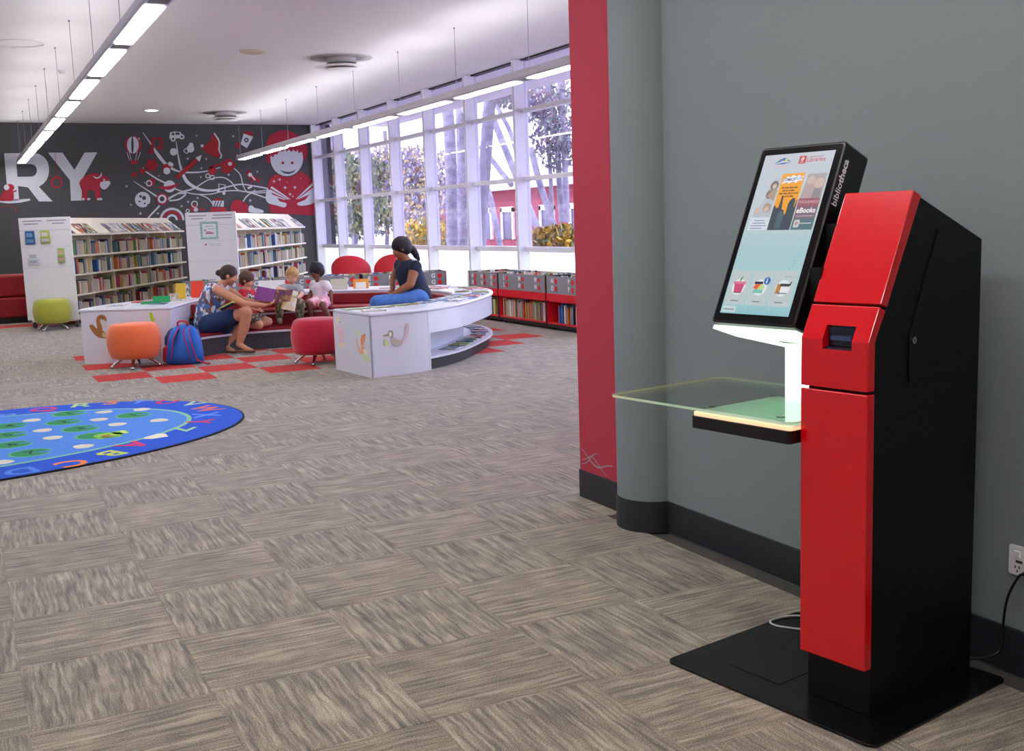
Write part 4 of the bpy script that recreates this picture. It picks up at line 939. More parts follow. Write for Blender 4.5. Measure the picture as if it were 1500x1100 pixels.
T1 = resample([(3.60,11.33),(3.78,11.42),(4.05,11.7),(4.18,12.1),(4.02,12.45),(3.6,12.68),(3.0,12.78),(2.5,12.62),(2.24,12.42)], NB)
def offs(C, d):
    k = len(C); out = []
    for i, p in enumerate(C):
        t_ = (C[min(i+1, k-1)]-C[max(i-1, 0)]).normalized(); out.append(p+Vector((t_.y, -t_.x, 0))*d)   # +d = outwards (to the right of travel)
    return out
def band(Pa, Pb, z0, z1, mb=None, mi=None):
    mb = mb or MB(); k = len(Pa); vs = []
    for a, b in zip(Pa, Pb): vs += [(a.x, a.y, z0), (b.x, b.y, z0), (b.x, b.y, z1), (a.x, a.y, z1)]
    fs = [(i*4+j, i*4+(j+1) % 4, (i+1)*4+(j+1) % 4, (i+1)*4+j) for i in range(k-1) for j in range(4)] + [(0,1,2,3), ((k-1)*4+3, (k-1)*4+2, (k-1)*4+1, (k-1)*4)]
    return mb.add(vs, fs, mi)
bench = thing('story_pit_bench', 'curved white story-time bench with tiered dark red seats and a wide white top', 'bench', (0, 0, 0))
burg = mat('bench_red_vinyl', '8E1420', .4, noise=.05, nscale=10)
rcarp = mat('riser_carpet', '4A4C52', .95, noise=.35, nscale=90)
whiteg = mat('bench_white', 'DCE0EC', .28)
band(offs(Ic, -.0), offs(Oc, .02), .570, .600).build('top', whiteg, bench, smooth=40, bevel=.012, seg=3)
ks = 13                                           # the closed straight box ends here, the open niche runs on to kn
kn = 33
band(offs(Oc, -.02)[:5], Oc[:5], 0, .569).build('outer_panel', whiteg, bench, smooth=40)
band(offs(Oc, -.02)[4:kn], Oc[4:kn], .36, .569).build('outer_band', whiteg, bench, smooth=40)
band(offs(Oc, -.02)[kn-1:], Oc[kn-1:], 0, .569).build('outer_panel', whiteg, bench, smooth=40)
band(offs(Oc, -.36)[4:kn], offs(Oc, -.34)[4:kn], .12, .569).build('niche_back', whiteg, bench, smooth=40)
band(offs(Oc, -.34)[4:kn], Oc[4:kn], .11, .13).build('niche_shelf', whiteg, bench, smooth=40)
band(offs(Oc, -.06)[4:kn], offs(Oc, -.045)[4:kn], .0, .11).build('plinth', mat('plinth_dark', '20242A', .5), bench, smooth=40)
for k in (4, kn-1):
    a = Oc[k]; b = offs(Oc, -.34)[k]; tt = (Oc[k+1]-Oc[k]).normalized()*.02*(1 if k > 10 else -1)
    band([a, a+tt], [b, b+tt], 0, .569).build('niche_side', whiteg, bench)
for a, b in ((Oc[0], Ic[0]), (Oc[-1], Ic[-1])):
    C2 = Oc if a is Oc[0] else None
    inn = ((Oc[1]-Oc[0]) if a is Oc[0] else (Oc[-2]-Oc[-1])).normalized()*.02
    band([a, b], [a+inn, b+inn], 0, .569).build('end_panel', whiteg, bench)
band(offs(Ic, 0.0), offs(Ic, .02), .43, .569).build('inner_lip', whiteg, bench, smooth=40)
band(offs(Ic, -.055)[3:-7], offs(Ic, -.001)[3:-7], .432, .560).build('backrest_pad', burg, bench, smooth=40, bevel=.01)
IU = resample([Ic[k] for k in range(3, 55)], NB)
band(T2, offs(IU, -.001), .395, .431).build('upper_seat', burg, bench, smooth=40, bevel=.012)
band(offs(T2, -.012), offs(T2, .02), .372, .395).build('nosing', whiteg, bench, smooth=40)
band(offs(T2, .005), offs(T2, .02), .248, .372).build('upper_riser', burg, bench, smooth=40)
band(T1, offs(T2, .015), .215, .247).build('lower_seat', burg, bench, smooth=40, bevel=.012)
band(offs(T1, -.012), offs(T1, .02), .192, .215).build('nosing', whiteg, bench, smooth=40)
band(offs(T1, .006), offs(T1, .02), .0, .192).build('lower_riser', rcarp, bench, smooth=40)
band(offs(Ic, -.0)[-9:], offs(Ic, .02)[-9:], 0, .43).build('end_inner_panel', whiteg, bench)
band(offs(Ic, -.0)[:5], offs(Ic, .02)[:5], 0, .43).build('end_inner_panel', whiteg, bench)
for Ta, Tb in ((T2[0], IU[0]), (T2[-1], IU[-1]), (T1[0], T2[0]), (T1[-1], T2[-1])):
    q_ = (Tb-Ta).normalized(); nn = Vector((q_.y, -q_.x, 0))*.015*(1 if Ta in (T2[0], T1[0]) else -1)
    band([Ta, Ta+nn], [Tb, Tb+nn], 0, .372 if Ta in (T2[0], T2[-1]) else .20).build('step_end', rcarp, bench)
# flat printed animal stickers on the white ends
def flat(nm, label, f, shapes, cat='sticker'):
    mats = [mat('sticker_'+c, c, .5) for c, _ in shapes]; m = MB()
    for i, (c, pts) in enumerate(shapes):
        b = bmesh.new(); vs = [b.verts.new(f(x, y, i)) for x, y in pts]; b.faces.new(vs).normal_update(); bmesh.ops.triangulate(b, faces=b.faces[:]); b.verts.index_update()
        m.add([v.co for v in b.verts], [tuple(v.index for v in q_.verts) for q_ in b.faces], i); b.free()
    return tag(m.build(nm, mats, fixn=False), label, cat, 'animal stickers on the bench ends')
def on_plane(P, N):
    P = Vector(P); N = Vector(N).normalized()
    def f(px, py, l): r = ray(px, py); t_ = (P+N*(.0007+.0003*l)-EYE).dot(N)/r.dot(N); return EYE+r*t_
    return f
def face(A, B): A = Vector((A.x, A.y, 0)); d = (Vector((B.x, B.y, 0))-A).normalized(); return A, Vector((d.y, -d.x, 0))
def sm2(pts, k=4): return [(p.x, p.y) for p in smoothpath([(x, y, 0) for x, y in pts], k, True)]
P_, N_ = face(Oc[-1], Ic[-1]); 
if N_.dot(EYE-P_) < 0: N_ = -N_
ZL5 = lambda L: [(100+x/6.875, 400+y/6.875) for x, y in L]
flat('squirrel_sticker', 'brown squirrel sticker on the left end of the bench beside the orange stool', on_plane(P_, N_), [
    ('A8703C', sm2(ZL5([(280,480),(300,430),(350,420),(382,450),(380,500),(345,520),(350,580),(390,600),(385,650),(330,655),(270,625),(215,545),(220,520),(255,525),(290,560)]))),
    ('D8D4D0', sm2(ZL5([(320,475),(345,465),(390,500),(385,545),(350,550),(330,505)]))),
    ('8A5A30', sm2(ZL5([(330,440),(350,438),(355,460),(335,462)]))), ('C8B890', sm2(ZL5([(340,610),(385,590),(390,640),(350,645)])))])
flat('leaf_sticker', 'lime green leaf sticker above the orange stool', on_plane(P_, N_), [
    ('B6DC3A', sm2(ZL5([(822,400),(838,390),(856,430),(868,480),(850,525),(835,480),(820,440)])))])
flat('leaf_sticker', 'small lime leaf sticker between the orange stool and the backpack', on_plane(P_, N_), [('C4E04A', sm2(ZL5([(900,690),(920,700),(925,750),(890,780)])))])
P_, N_ = face(Oc[0], Ic[0])
if N_.dot(EYE-P_) < 0: N_ = -N_
ZR5 = lambda L: [(480+x/9.169, 440+y/9.169) for x, y in L]
flat('fox_sticker', 'orange fox sticker on the right end of the bench', on_plane(P_, N_), [
    ('F2B890', sm2(ZR5([(375,510),(395,530),(415,620),(445,665),(450,620),(440,540),(450,480),(490,450),(508,460),(505,520),(480,600),(500,620),(490,680),(460,725),(430,710),(400,620)]))),
    ('EA9A70', sm2(ZR5([(450,490),(490,455),(508,462),(500,530),(470,600),(450,560)]))), ('F6F0D8', sm2(ZR5([(475,680),(500,650),(530,700),(500,730)]))),
    ('CFE8B0', sm2(ZR5([(450,735),(500,730),(555,770),(560,830),(510,800)]))), ('DDEBC0', sm2(ZR5([(385,420),(405,385),(430,430),(420,490),(395,470)]))), ('6A5A58', ZR5([(490,448),(508,455),(503,470)]))])
flat('pink_animal_sticker', 'faint pink animal sticker beside the pink stool', on_plane(P_, N_), [
    ('F0D0DC', sm2(ZR5([(120,300),(150,350),(200,380),(218,480),(205,580),(170,580),(140,440),(115,360)]))), ('F4E6CC', sm2(ZR5([(110,230),(140,200),(160,280),(130,330)]))), ('EFE6C8', sm2(ZR5([(150,590),(220,570),(235,600),(165,635)]))), ('6A5A60', ZR5([(150,285),(160,285),(160,300),(150,300)]))])
P_, N_ = face(Oc[0], Oc[3])
if N_.dot(EYE-P_) < 0: N_ = -N_
pl = on_plane(P_+N_*.0025, N_)
flat('bird_sticker', 'grey-brown bird sticker with a wreath on the bench front', pl, [
    ('C4BCB0', sm2(ZR5([(860,490),(930,520),(1000,545),(990,600),(930,620),(870,590),(850,540)]))), ('A09684', sm2(ZR5([(740,475),(800,455),(820,410),(865,405),(880,440),(875,500),(850,500),(840,460),(790,480)]))),
    ('ECEBE6', sm2(ZR5([(820,440),(850,425),(858,470),(835,490)]))), ('C9DCA0', sm2(ZR5([(755,540),(790,515),(825,550),(810,610),(770,610)]))), ('DAC6C4', sm2(ZR5([(1000,540),(1040,460),(1050,320),(1090,320),(1085,440),(1050,530),(1010,570)]))), ('D4A848', ZR5([(738,468),(765,466),(752,484)]))])

# picture books lying on the top and in the niche
def lying(C, D_, k, u, z, ci, n, where, rn, up=False):
    p = C[k].lerp(D_[k], u); w = rn.uniform(.20, .27); h = rn.uniform(.16, .20); th = rn.uniform(.006, .016)
    d = (C[min(k+1, len(C)-1)]-C[k-1]); a = math.atan2(d.y, d.x)+rn.uniform(-.12, .12)
    bk(CM[ci], 'picture_book', (p.x, p.y, z), (w, h, th), (0, 0, a), '%s picture book lying %s, %s from the front' % (BN[ci], where, ordn(n)), 'picture books lying on the bench', 'book')
rn = random.Random(21); n = 0
for k in range(1, 33, 2):
    for u in (.27, .73):
        if rn.random() < .12: continue
        n += 1; lying(Ic, Oc, k, u, .6005, rn.choice((8, 8, 12, 15, 6, 7, 14, 17, 8, 4)), n, "on the bench's right arm", rn)
for n, (k, u) in enumerate(((52, .3), (54, .7), (56, .3), (57, .75))): lying(Ic, Oc, k, u, .6005, (8, 12, 7, 8)[n], n+1, "on the bench's left end", rn)
for n, k in enumerate(range(8, 31, 2)):
    lying(offs(Oc, -.30), Oc, k, .48, .1305, rn.choice((2, 10, 8, 17, 14, 11, 8, 0)), n+1, "inside the bench's niche", rn)
# standing books on the back of the bench
def standing(px, py, w, h, ci, label, z=.601, d=14.2, lean=-12, nm='display_book'):
    best = min(range(18, 60), key=lambda k: abs(pxof(Ic[k].lerp(Oc[k], .4)+Vector((0, 0, .6)))-px)); p = Ic[best].lerp(Oc[best], .4)+Vector((0, 0, z))
    return bk(CM[ci] if isinstance(ci, int) else ci, nm, p, (w, .014, h), (math.radians(lean), 0, math.radians(-27)), label, 'books standing on the bench back')
pxof = lambda p: 750+FPX*(p-EYE).dot(RT)/(p-EYE).dot(FW)
plain = lambda c: unit_mesh(mat('plain_'+c, c, .5), 'display_book')
standing(284, 431, .15, .20, plain('E8402C'), 'bright red book standing on the bench back at the left', lean=-8)
standing(267, 430, .12, .19, plain('E0B838'), 'yellow book standing beside the red one on the bench back', lean=-8)
standing(240, 437, .20, .07, plain('18A05A'), 'green book leaning low on the left bench top')
standing(220, 440, .22, .03, plain('2E9A62'), 'second green book lying left of the leaning green one')
standing(258, 436, .10, .08, 15, 'lilac patterned book on the bench back left of the red book')
standing(392, 426, .34, .15, plain('ECECEC'), 'white open book standing behind the boy in red')
standing(495, 423.5, .22, .13, plain('CFC6B0'), 'beige book standing on the bench back right of the girl')
o = standing(535, 424, .20, .12, plain('F0A040'), 'orange-framed card standing on the bench back between the girl and the woman in navy')
standing(535.5, 424.6, .13, .08, plain('F4F2E8'), 'white card with a green patch in front of the orange-framed card', lean=-12).location += Vector((-.02, -.05, 0))

# ---- barrel stools on four chrome legs
def stool(nm_col, label, x, y, rz=0.2, s=1.0):
    t = thing('barrel_stool', label, 'stool', (x, y, 0), rz, 'round barrel stools')
    m = mat('stool_'+nm_col, nm_col, .8, noise=.06, nscale=60, bump=.1, sheen=.3)
    pr = [(.0, .105), (.20, .105), (.235, .115), (.256, .16), (.270, .22), (.275, .285), (.270, .35), (.256, .41), (.235, .452), (.205, .468), (.0, .474)]
    MB().lathe(pr, n=40).build('seat_body', m, t, smooth=50)
    se = MB(); se.tube([(.2765*math.cos(a), .2765*math.sin(a), .285) for a in [2*math.pi*i/48 for i in range(49)]], .0012, 4) if False else None
    for i in range(4): 
        a = math.pi/4+math.pi/2*i; c, s_ = math.cos(a), math.sin(a)
        se = MB(); P = [(r_*c, r_*s_, z) for r_, z in pr[2:-1]]; ribbon(se, [Vector(p)*1.003 for p in P], .004, (c, s_, 0)); se.build('seam', m, t, fixn=False)
        l = MB().tube([(.13*c, .13*s_, .11), (.235*c, .235*s_, .025)], [.022, .013], 12).build('leg', chrome, t, smooth=40)
        MB().ball((.24*c, .24*s_, .018), .022, .022, .018).build('foot', chrome, l, smooth=True)
    return t
c1 = onz(80, 484); stool('A8AC38', 'olive green barrel stool in front of the left bookcase', c1.x, c1.y+.12, .1)
stool('E8703C', 'orange barrel stool beside the blue backpack', 1.57, 12.02, .5) 
stool('C00A34', 'crimson barrel stool beside the right end of the bench', 3.25, 11.0, .25)

# ---- backpack
t = thing('backpack', 'blue backpack with red straps and trim leaning on the left end of the bench', 'backpack', (2.07, 11.99, 0), math.radians(-28)); t.scale = (1.08, .95, .97)
bb = mat('backpack_blue', '1766C8', .6, noise=.06, nscale=40); br = mat('backpack_red', 'C41E36', .6); bd = mat('backpack_dark_blue', '10387A', .6)
def blob(secs, n=20, pw=2.6):
    vs = []
    for (cx, cy, z, rx, ry) in secs:
        for j in range(n):
            a = 2*math.pi*j/n; c, s = math.cos(a), math.sin(a)
            vs.append((cx+rx*math.copysign(abs(c)**(2/pw), c), cy+ry*math.copysign(abs(s)**(2/pw), s), z))
    k = len(secs); return vs, [(i*n+j, i*n+(j+1) % n, (i+1)*n+(j+1) % n, (i+1)*n+j) for i in range(k-1) for j in range(n)]+[tuple(range(n))[::-1], tuple(range((k-1)*n, k*n))]
MB().add(*blob([(0,0,.002,.16,.10),(0,-.01,.02,.185,.125),(0,-.01,.12,.185,.135),(0,.01,.24,.17,.125),(0,.03,.34,.14,.10),(0,.045,.40,.10,.07),(0,.05,.425,.05,.035)])).build('bag_body', bb, t, smooth=60)
MB().add(*blob([(-.165,0,.03,.03,.09),(-.175,0,.06,.035,.095),(-.17,0,.18,.03,.09),(-.16,0,.2,.02,.08)])).build('side_pocket', br, t, smooth=60)
MB().add(*blob([(-.12,.0,.22,.065,.10),(-.12,.01,.3,.06,.10),(-.10,.03,.37,.05,.07),(-.09,.03,.395,.03,.04)])).build('side_gusset', bd, t, smooth=60)
for s in (-1, 1):
    P = smoothpath([(s*.045, .02, .405), (s*.06, -.09, .37), (s*.085, -.150, .27), (s*.10+(.01 if s > 0 else 0), -.155, .17), (s*.125, -.135, .08), (s*.15, -.12, .04)], 6)
    m = MB(); ribbon(m, [p+Vector((0, -.004, 0)) for p in P], .05, (0, -1, .1)); ribbon(m, [p+Vector((0, .006, 0)) for p in P], .05, (0, -1, .1)); o = m.build('strap', bb, t)
    for e_ in (-1, 1): MB().tube([p+Vector((e_*.026, -.002, 0)) for p in P], .005, 6).build('strap_piping', br, o)
MB().tube(smoothpath([(-.05, .02, .40), (-.045, .0, .455), (0, .0, .475), (.045, .0, .455), (.05, .02, .40)], 5), .010, 8).build('carry_handle', br, t, smooth=True)
MB().tube(smoothpath([(.15, -.12, .05), (.2, -.13, .03), (.25, -.14, .012), (.29, -.15, .01)], 5), .009, 6).build('loose_strap', br, t, smooth=True)

# ---- alphabet rug
RC = Vector((-.30, 8.27, 0)); ra = math.radians(11)
rug = thing('alphabet_rug', 'large oval blue rug with letters round its border and green lily pads', 'rug', RC, ra)
def oval(a, b, z0, z1, e_=2.15):
    P = []
    for i in range(96):
        t_ = 2*math.pi*i/96; c, s = math.cos(t_), math.sin(t_); P.append((a*math.copysign(abs(c)**(2/e_), c), b*math.copysign(abs(s)**(2/e_), s)))
    return MB().prism(P, XY, z0, z1)
rb = lambda nm, c: mat(nm, c, .95, noise=.10, nscale=55, bump=.1)
oval(2.165, 1.42, .001, .010).build('rug_binding', mat('rug_binding', '0C0E1A', .9), rug, smooth=40)
oval(2.15, 1.405, .003, .0125).build('rug_border', rb('rug_border_blue', '1052CC'), rug)
oval(1.78, 1.06, .0126, .0132).build('rug_line', rb('rug_line_green', '8CC8A0'), rug)
oval(1.745, 1.025, .0133, .0138).build('rug_field', rb('rug_field_blue', '4A88DE'), rug)
Ri = (Matrix.Translation(RC) @ Matrix.Rotation(ra, 4, 'Z')).inverted()
Zr = lambda x, y: onz(x/4.167, 560+y/4.167, .014)
for ch, x, y, c in (('P',40,205,'5E96E4'),('Q',265,165,'D83A74'),('R',493,140,'B8DC98'),('S',680,124,'E8885A'),('T',850,118,'5E96E4'),('U',1013,120,'D02E66'),('V',1170,131,'B8DCB0'),('W',1250,160,'E8785A'),('X',1250,199,'5E96E4'),('Y',1208,239,'D83A5E'),('Z',1088,285,'9CD0A0'),
                    ('A',812,378,'E02E62'),('B',676,431,'C8DC58'),('C',437,492,'F08838'),('D',125,540,'4A86E0'),):
    p = Ri @ Zr(x, y); q_ = Vector((p.x/1.9, p.y/1.2, 0)).normalized(); q_ = Vector((p.x/1.9**2, p.y/1.2**2, 0)).normalized()
    xd = Vector((q_.y, -q_.x, 0)); text('letter', ch, .27, rb('rug_'+c, c), (p.x, p.y, .0132), xd, q_, rug, bold=.02, depth=.001)
m = MB(); 
def rshape(mb, pts, z, mi=0): mb.add([((Ri @ Zr(x, y)).x, (Ri @ Zr(x, y)).y, z) for x, y in pts], [tuple(range(len(pts)))], mi)
rshape(m, [(875,345),(890,320),(940,313),(1010,312),(1028,330),(985,336),(930,345)], .0135); m.build('white_hand_print', rb('rug_cream', 'E8E4D0'), rug, fixn=False)
pads = ((425,190,88,15),(390,242,90,15),(492,282,92,18),(60,266,80,15),(50,322,80,18),(75,380,92,22),(185,430,108,22),(815,200,86,15),(580,325,95,26))
for i, (x, y, rx, ry) in enumerate(pads):
    m = MB(); a0 = -.35+.2*(i % 3)
    c = Ri @ Zr(x, y); 
    for lv, (k, mi) in enumerate(((1.0, 0), (.88, 1))):
        pts = [(c.x, c.y)] + [(c.x+.135*k*math.cos(a0+.25+5.8*j/20), c.y+.135*k*math.sin(a0+.25+5.8*j/20)) for j in range(21)]
        m.add([(p[0], p[1], .0141+.0004*lv) for p in pts], [tuple(range(len(pts)))], mi)
    m.build('lily_pad', [rb('rug_pad_rim', '5AC07A'), rb('rug_pad', '2A8E58')], rug, fixn=False)
    if i != 8: text('numeral', '1234567'[i % 7], .14, rb('rug_numeral', '0E3A2A'), (c.x, c.y, .0148), (1, .1, 0), (-.1, 1, 0), rug, bold=.01, depth=.0004)
m = MB(); c = Ri @ Zr(660, 322)
for dx, dy, rx, ry, mi in ((0,0,.13,.08,0),(.12,.03,.07,.06,0),(.17,.07,.03,.03,1),(.16,.0,.03,.03,1),(-.08,-.08,.06,.03,0),(.02,-.1,.07,.025,0),(-.02,-.02,.05,.02,2)):
    m.add([(c.x+(dx+rx*math.cos(a))*.75, c.y+dy+ry*1.2*math.sin(a), .0150+.0003*mi) for a in [2*math.pi*j/14 for j in range(14)]], [tuple(range(14))], mi)
m.build('frog_figure', [rb('rug_frog', '8CC84A'), rb('rug_frog_eye', 'C8E07A'), rb('rug_frog_red', 'C8402E')], rug, fixn=False)
for i, (x, y) in enumerate(((636,181),(605,227),(714,256),(865,165),(972,231),(197,231),(262,293),(322,338),(508,390),(15,487))):
    c = Ri @ Zr(x, y); m = MB(); m.add([(c.x+.066*math.cos(a)*(1+.1*math.sin(3*a+i)), c.y+.075*math.sin(a), .0142) for a in [2*math.pi*j/14 for j in range(14)]], [tuple(range(14))]); m.build('stepping_stone', rb('rug_stone', 'DCD8C0'), rug, fixn=False)

# ================================================================== OUTSIDE
struct(MB().box(XW+.06, 90, -10, 120, -.4, -.12).build('ground', mat('paving_pale', 'B9B4A8', .9, noise=.15, nscale=2)))
Z7 = lambda x, y: (460+x/3.667, 80+y/3.667)
bark = mat('bark_grey', '8C8690', .9, noise=.25, nscale=6, bump=.3)
def foliage(mb, c, R, n, s, rn, nm=3):
    for _ in range(n):
        while True:
            v = Vector((rn.uniform(-1, 1), rn.uniform(-1, 1), rn.uniform(-1, 1)))
            if v.length < 1: break
        v = v*(.45+.55*rn.random()) if rn.random() < .3 else v
        p = Vector(c)+Vector((v.x*R[0], v.y*R[1], v.z*R[2])); q_ = Euler((rn.uniform(0, 6), rn.uniform(0, 6), rn.uniform(0, 6))).to_matrix(); k = s*rn.uniform(.6, 1.4)
        mb.add([p+q_ @ Vector(w) for w in ((-k, 0, 0), (0, -k*.5, .1*k), (k, 0, 0), (0, k*.5, .1*k))], [(0, 1, 2, 3)], rn.randrange(nm))
LG = [mat('leaf_green', '6E7A4E', .7), mat('leaf_dark', '4A5548', .7), mat('leaf_olive', '8E8A5A', .7)]
LYE = [mat('leaf_yellow', 'D8B030', .6), mat('leaf_gold', 'B88E20', .6), mat('leaf_green')]
LP = [mat('leaf_mauve', '9A90A8', .7), mat('leaf_dusty', '7C7684', .7), mat('leaf_tawny', 'C0A870', .7)]
LB_ = [mat('leaf_bronze', '8E7880', .7), mat('leaf_grey_green', '7E8478', .7), mat('leaf_dusty')]
def tree(label, X, trunks, crowns, lm, seed, s=.1, cat='tree', nm='tree'):
    rn = random.Random(seed); b = onx(*Z7(*trunks[0][0][0]), X) if trunks else onx(*Z7(crowns[0][0], crowns[0][1]), X)
    t = thing(nm, label, cat, (b.x, b.y, -.12), 0, 'trees and shrubs outside the windows')
    off = Vector((b.x, b.y, -.12))
    for P, r in trunks:
        pts = [onx(*Z7(*p), X) for p in P]
        if pts[0].z > .3 and r > .08: pts[0] = pts[0]+(pts[0]-pts[1]).normalized()*(pts[0].z+.1)
        if pts[0].z < .9 : pts[0].z = -.15
        d_ = (pts[-1]-pts[-2]).normalized(); pts.append(pts[-1]+d_*(1.2 if pts[-1].z > 3.9 else .05))
        MB().tube([p-off for p in smoothpath(pts, 3)], [r]*(len(pts)*3-2), 10).build('trunk' if r > .08 else 'branch', bark, t, smooth=60)
    if not trunks:
        for x, y, rx, ry, n in crowns:
            c = onx(*Z7(x, y), X); MB().tube([Vector((c.x, c.y, -.15))-off, c-off, c-off+Vector((.2, .3, .3))], [.04, .03, .015], 8).build('stem', bark, t, smooth=60)
    for k, (x, y, rx, ry, n) in enumerate(crowns):
        c = onx(*Z7(x, y), X); a = onx(*Z7(x+rx, y), X); e2 = onx(*Z7(x, y-ry), X)
        m = MB(); foliage(m, c-off, (min(abs(a.y-c.y), 2.2), abs(a.y-c.y), abs(e2.z-c.z)), n, s, rn); m.build('foliage', lm, t, kind='stuff', fixn=False)
    return t
tree('pair of tall grey trunks standing close behind the fourth window bay', 11.5, [([(742,1030),(735,560),(708,180)], .15), ([(802,1030),(795,560),(783,160)], .13), ([(850,530),(815,330),(800,300)], .05)], [(720,200,60,60,200)], LB_, 1, .07)
tree('smooth grey trunk leaning slightly right behind the fifth window bay', 11.0, [([(890,1030),(930,420),(952,200)], .14)], [(1030,190,90,60,420)], LB_, 2, .07)
tree('thin leaning stems crossing behind the sixth window bay', 13.0, [([(1030,1030),(950,780),(920,720)], .08), ([(1240,980),(1000,440),(950,300)], .09), ([(1060,700),(935,540),(900,500)], .07), ([(1120,660),(1060,430),(1010,330)], .06)], [(1060,230,60,60,350)], LB_, 3, .07)
tree('dense multi-stemmed tree at the right end of the windows', 12.5, [([(1310,980),(1215,700),(1170,520)], .08), ([(1330,900),(1300,400),(1270,250)], .07), ([(1360,900),(1340,400),(1330,240)], .07), ([(1280,900),(1260,500),(1200,150)], .05)], [(1290,230,110,90,800), (1320,460,80,170,1000), (1210,330,50,60,200)], LB_, 4, .065)
tree('mauve leafy tree filling the third window bay', 17.0, [([(390,1030),(400,700),(390,560)], .09)], [(385,640,110,170,2600), (400,860,100,120,1500)], LP, 5, .10)
tree('mauve and tawny tree filling the middle window bay', 17.5, [([(600,1030),(570,760),(560,620)], .09)], [(565,640,95,150,2600), (600,800,110,90,1200)], LP, 6, .10)
tree('slender pale trunk in the second window bay from the back', 12.5, [([(215,1020),(255,560),(268,400)], .12)], [(230,640,60,110,1000), (260,850,60,140,1300)], LG, 7, .1)
tree('pale trunk in the window bay beside the back wall', 13.5, [([(95,1030),(92,560),(78,380)], .16)], [(95,640,50,180,1300),(95,880,50,100,700)], LG, 8, .1)
tree('yellow flowering shrub below the middle windows', 12.0, [], [(600,960,70,90,1500), (720,985,40,60,500)], LYE, 9, .07, 'shrub', 'shrub')
tree('golden leaved shrub at the right end of the windows', 10.2, [], [(1330,1010,110,100,1700), (1250,1030,70,60,500)], LYE, 10, .07, 'shrub', 'shrub')
brick = mat('brick_red', '8E4048', .85, noise=.12, nscale=3)
bd_ = thing('brick_building', 'low red brick building with white portals far behind the trees', 'building', (30, 60, -.12))
MB().box(0, 6, -22, 14, 0, 3.35).build('wall', brick, bd_)
MB().box(-.6, 6.3, -22.5, 14.5, 3.35, 3.65).build('roof_edge', mat('roof_pale', 'E0DCE0', .6), bd_)
for i, y in enumerate((-19, -16.5, -12, -9.4, -6, -1, 2, 7)):
    m = MB(); m.box(-.12, 0, y, y+.22, .4, 2.3); m.box(-.12, 0, y+1.5, y+1.72, .4, 2.3); m.box(-.12, 0, y, y+1.72, 2.05, 2.35); m.build('white_portal', mat('portal_white', 'D8D2E0', .7), bd_)
    MB().box(-.04, 0, y+.22, y+1.5, .4, 2.05).build('window', mat('far_glass', '4A4458', .2), bd_)
t = thing('garden_wall', 'low pale wall outside below the trees', 'wall', (20, 20, -.12))
MB().box(-.1, .1, -25, 70, 0, .5).build('coping_wall', mat('wall_pale_out', 'CFCBC4', .8), t)
# ================================================================== PEOPLE
Z5 = lambda x, y: (260+x/5.77, 370+y/5.77)
Z6 = lambda x, y: (450+x/4.783, 330+y/4.783)
def J(Z, x, y, d): return at(*Z(x, y), d)
class Flesh(MB):
    def cap(s, a, b, ra, rb, n=14):
        a = Vector(a); b = Vector(b); k = 5; s.tube([a.lerp(b, i/k) for i in range(k+1)], [ra+(rb-ra)*i/k for i in range(k+1)], n)
        s.ball(a, ra, n=n, m=10); s.ball(b, rb, n=n, m=10); return s
    def chain(s, pts):
        for (a, ra), (b, rb) in zip(pts, pts[1:]): s.cap(a, b, ra, rb)
        return s
    def melt(s, name, m, parent, vox=.008, it=6, fac=.5):
        o = s.build(name, m, None, smooth='all', fixn=True)
        r = o.modifiers.new('r', 'REMESH'); r.mode = 'VOXEL'; r.voxel_size = vox; r.use_smooth_shade = True
        k = o.modifiers.new('s', 'SMOOTH'); k.iterations = it; k.factor = fac
        evaluated_copy(o); o.data.name = name
        if not o.data.materials: o.data.materials.append(m)
        o.data.polygons.foreach_set('use_smooth', [True]*len(o.data.polygons))
        if parent: o.parent = parent
        return o
def frame(fwd, up):
    f = Vector(fwd).normalized(); s = f.cross(Vector(up)).normalized(); u = s.cross(f).normalized()
    return Matrix((s, f, u)).transposed()          # columns: side, forward, up
def head(fl, c, R, M, child=False):
    P = lambda x, y, z: Vector(c)+M @ (Vector((x, y, z))*R)
    fl.ball(P(0, -.10, .18), R*.80, R*.95, R*.86, 18, 12, M)                 # skull
    fl.ball(P(0, .16, -.28), R*.62, R*.66, R*.74, 16, 12, M)                 # face
    fl.ball(P(0, .40, -.82), R*.30, R*.28, R*.22, 12, 8, M)                  # chin
    fl.ball(P(0, .52, -.50), R*.32, R*.28, R*.24, 12, 8, M)                  # mouth area
    k = .7 if child else 1.0
    fl.cap(P(0, .70, -.02), P(0, .80+.07*k, -.25), R*.07, R*.10*k)        # nose
    for s in (-1, 1):
        fl.ball(P(s*.36, .46, -.36), R*.27, R*.27, R*.24, 12, 8, M)          # cheeks
        fl.ball(P(s*.80, -.06, -.08), R*.08, R*.17, R*.25, 10, 8, M)         # ears
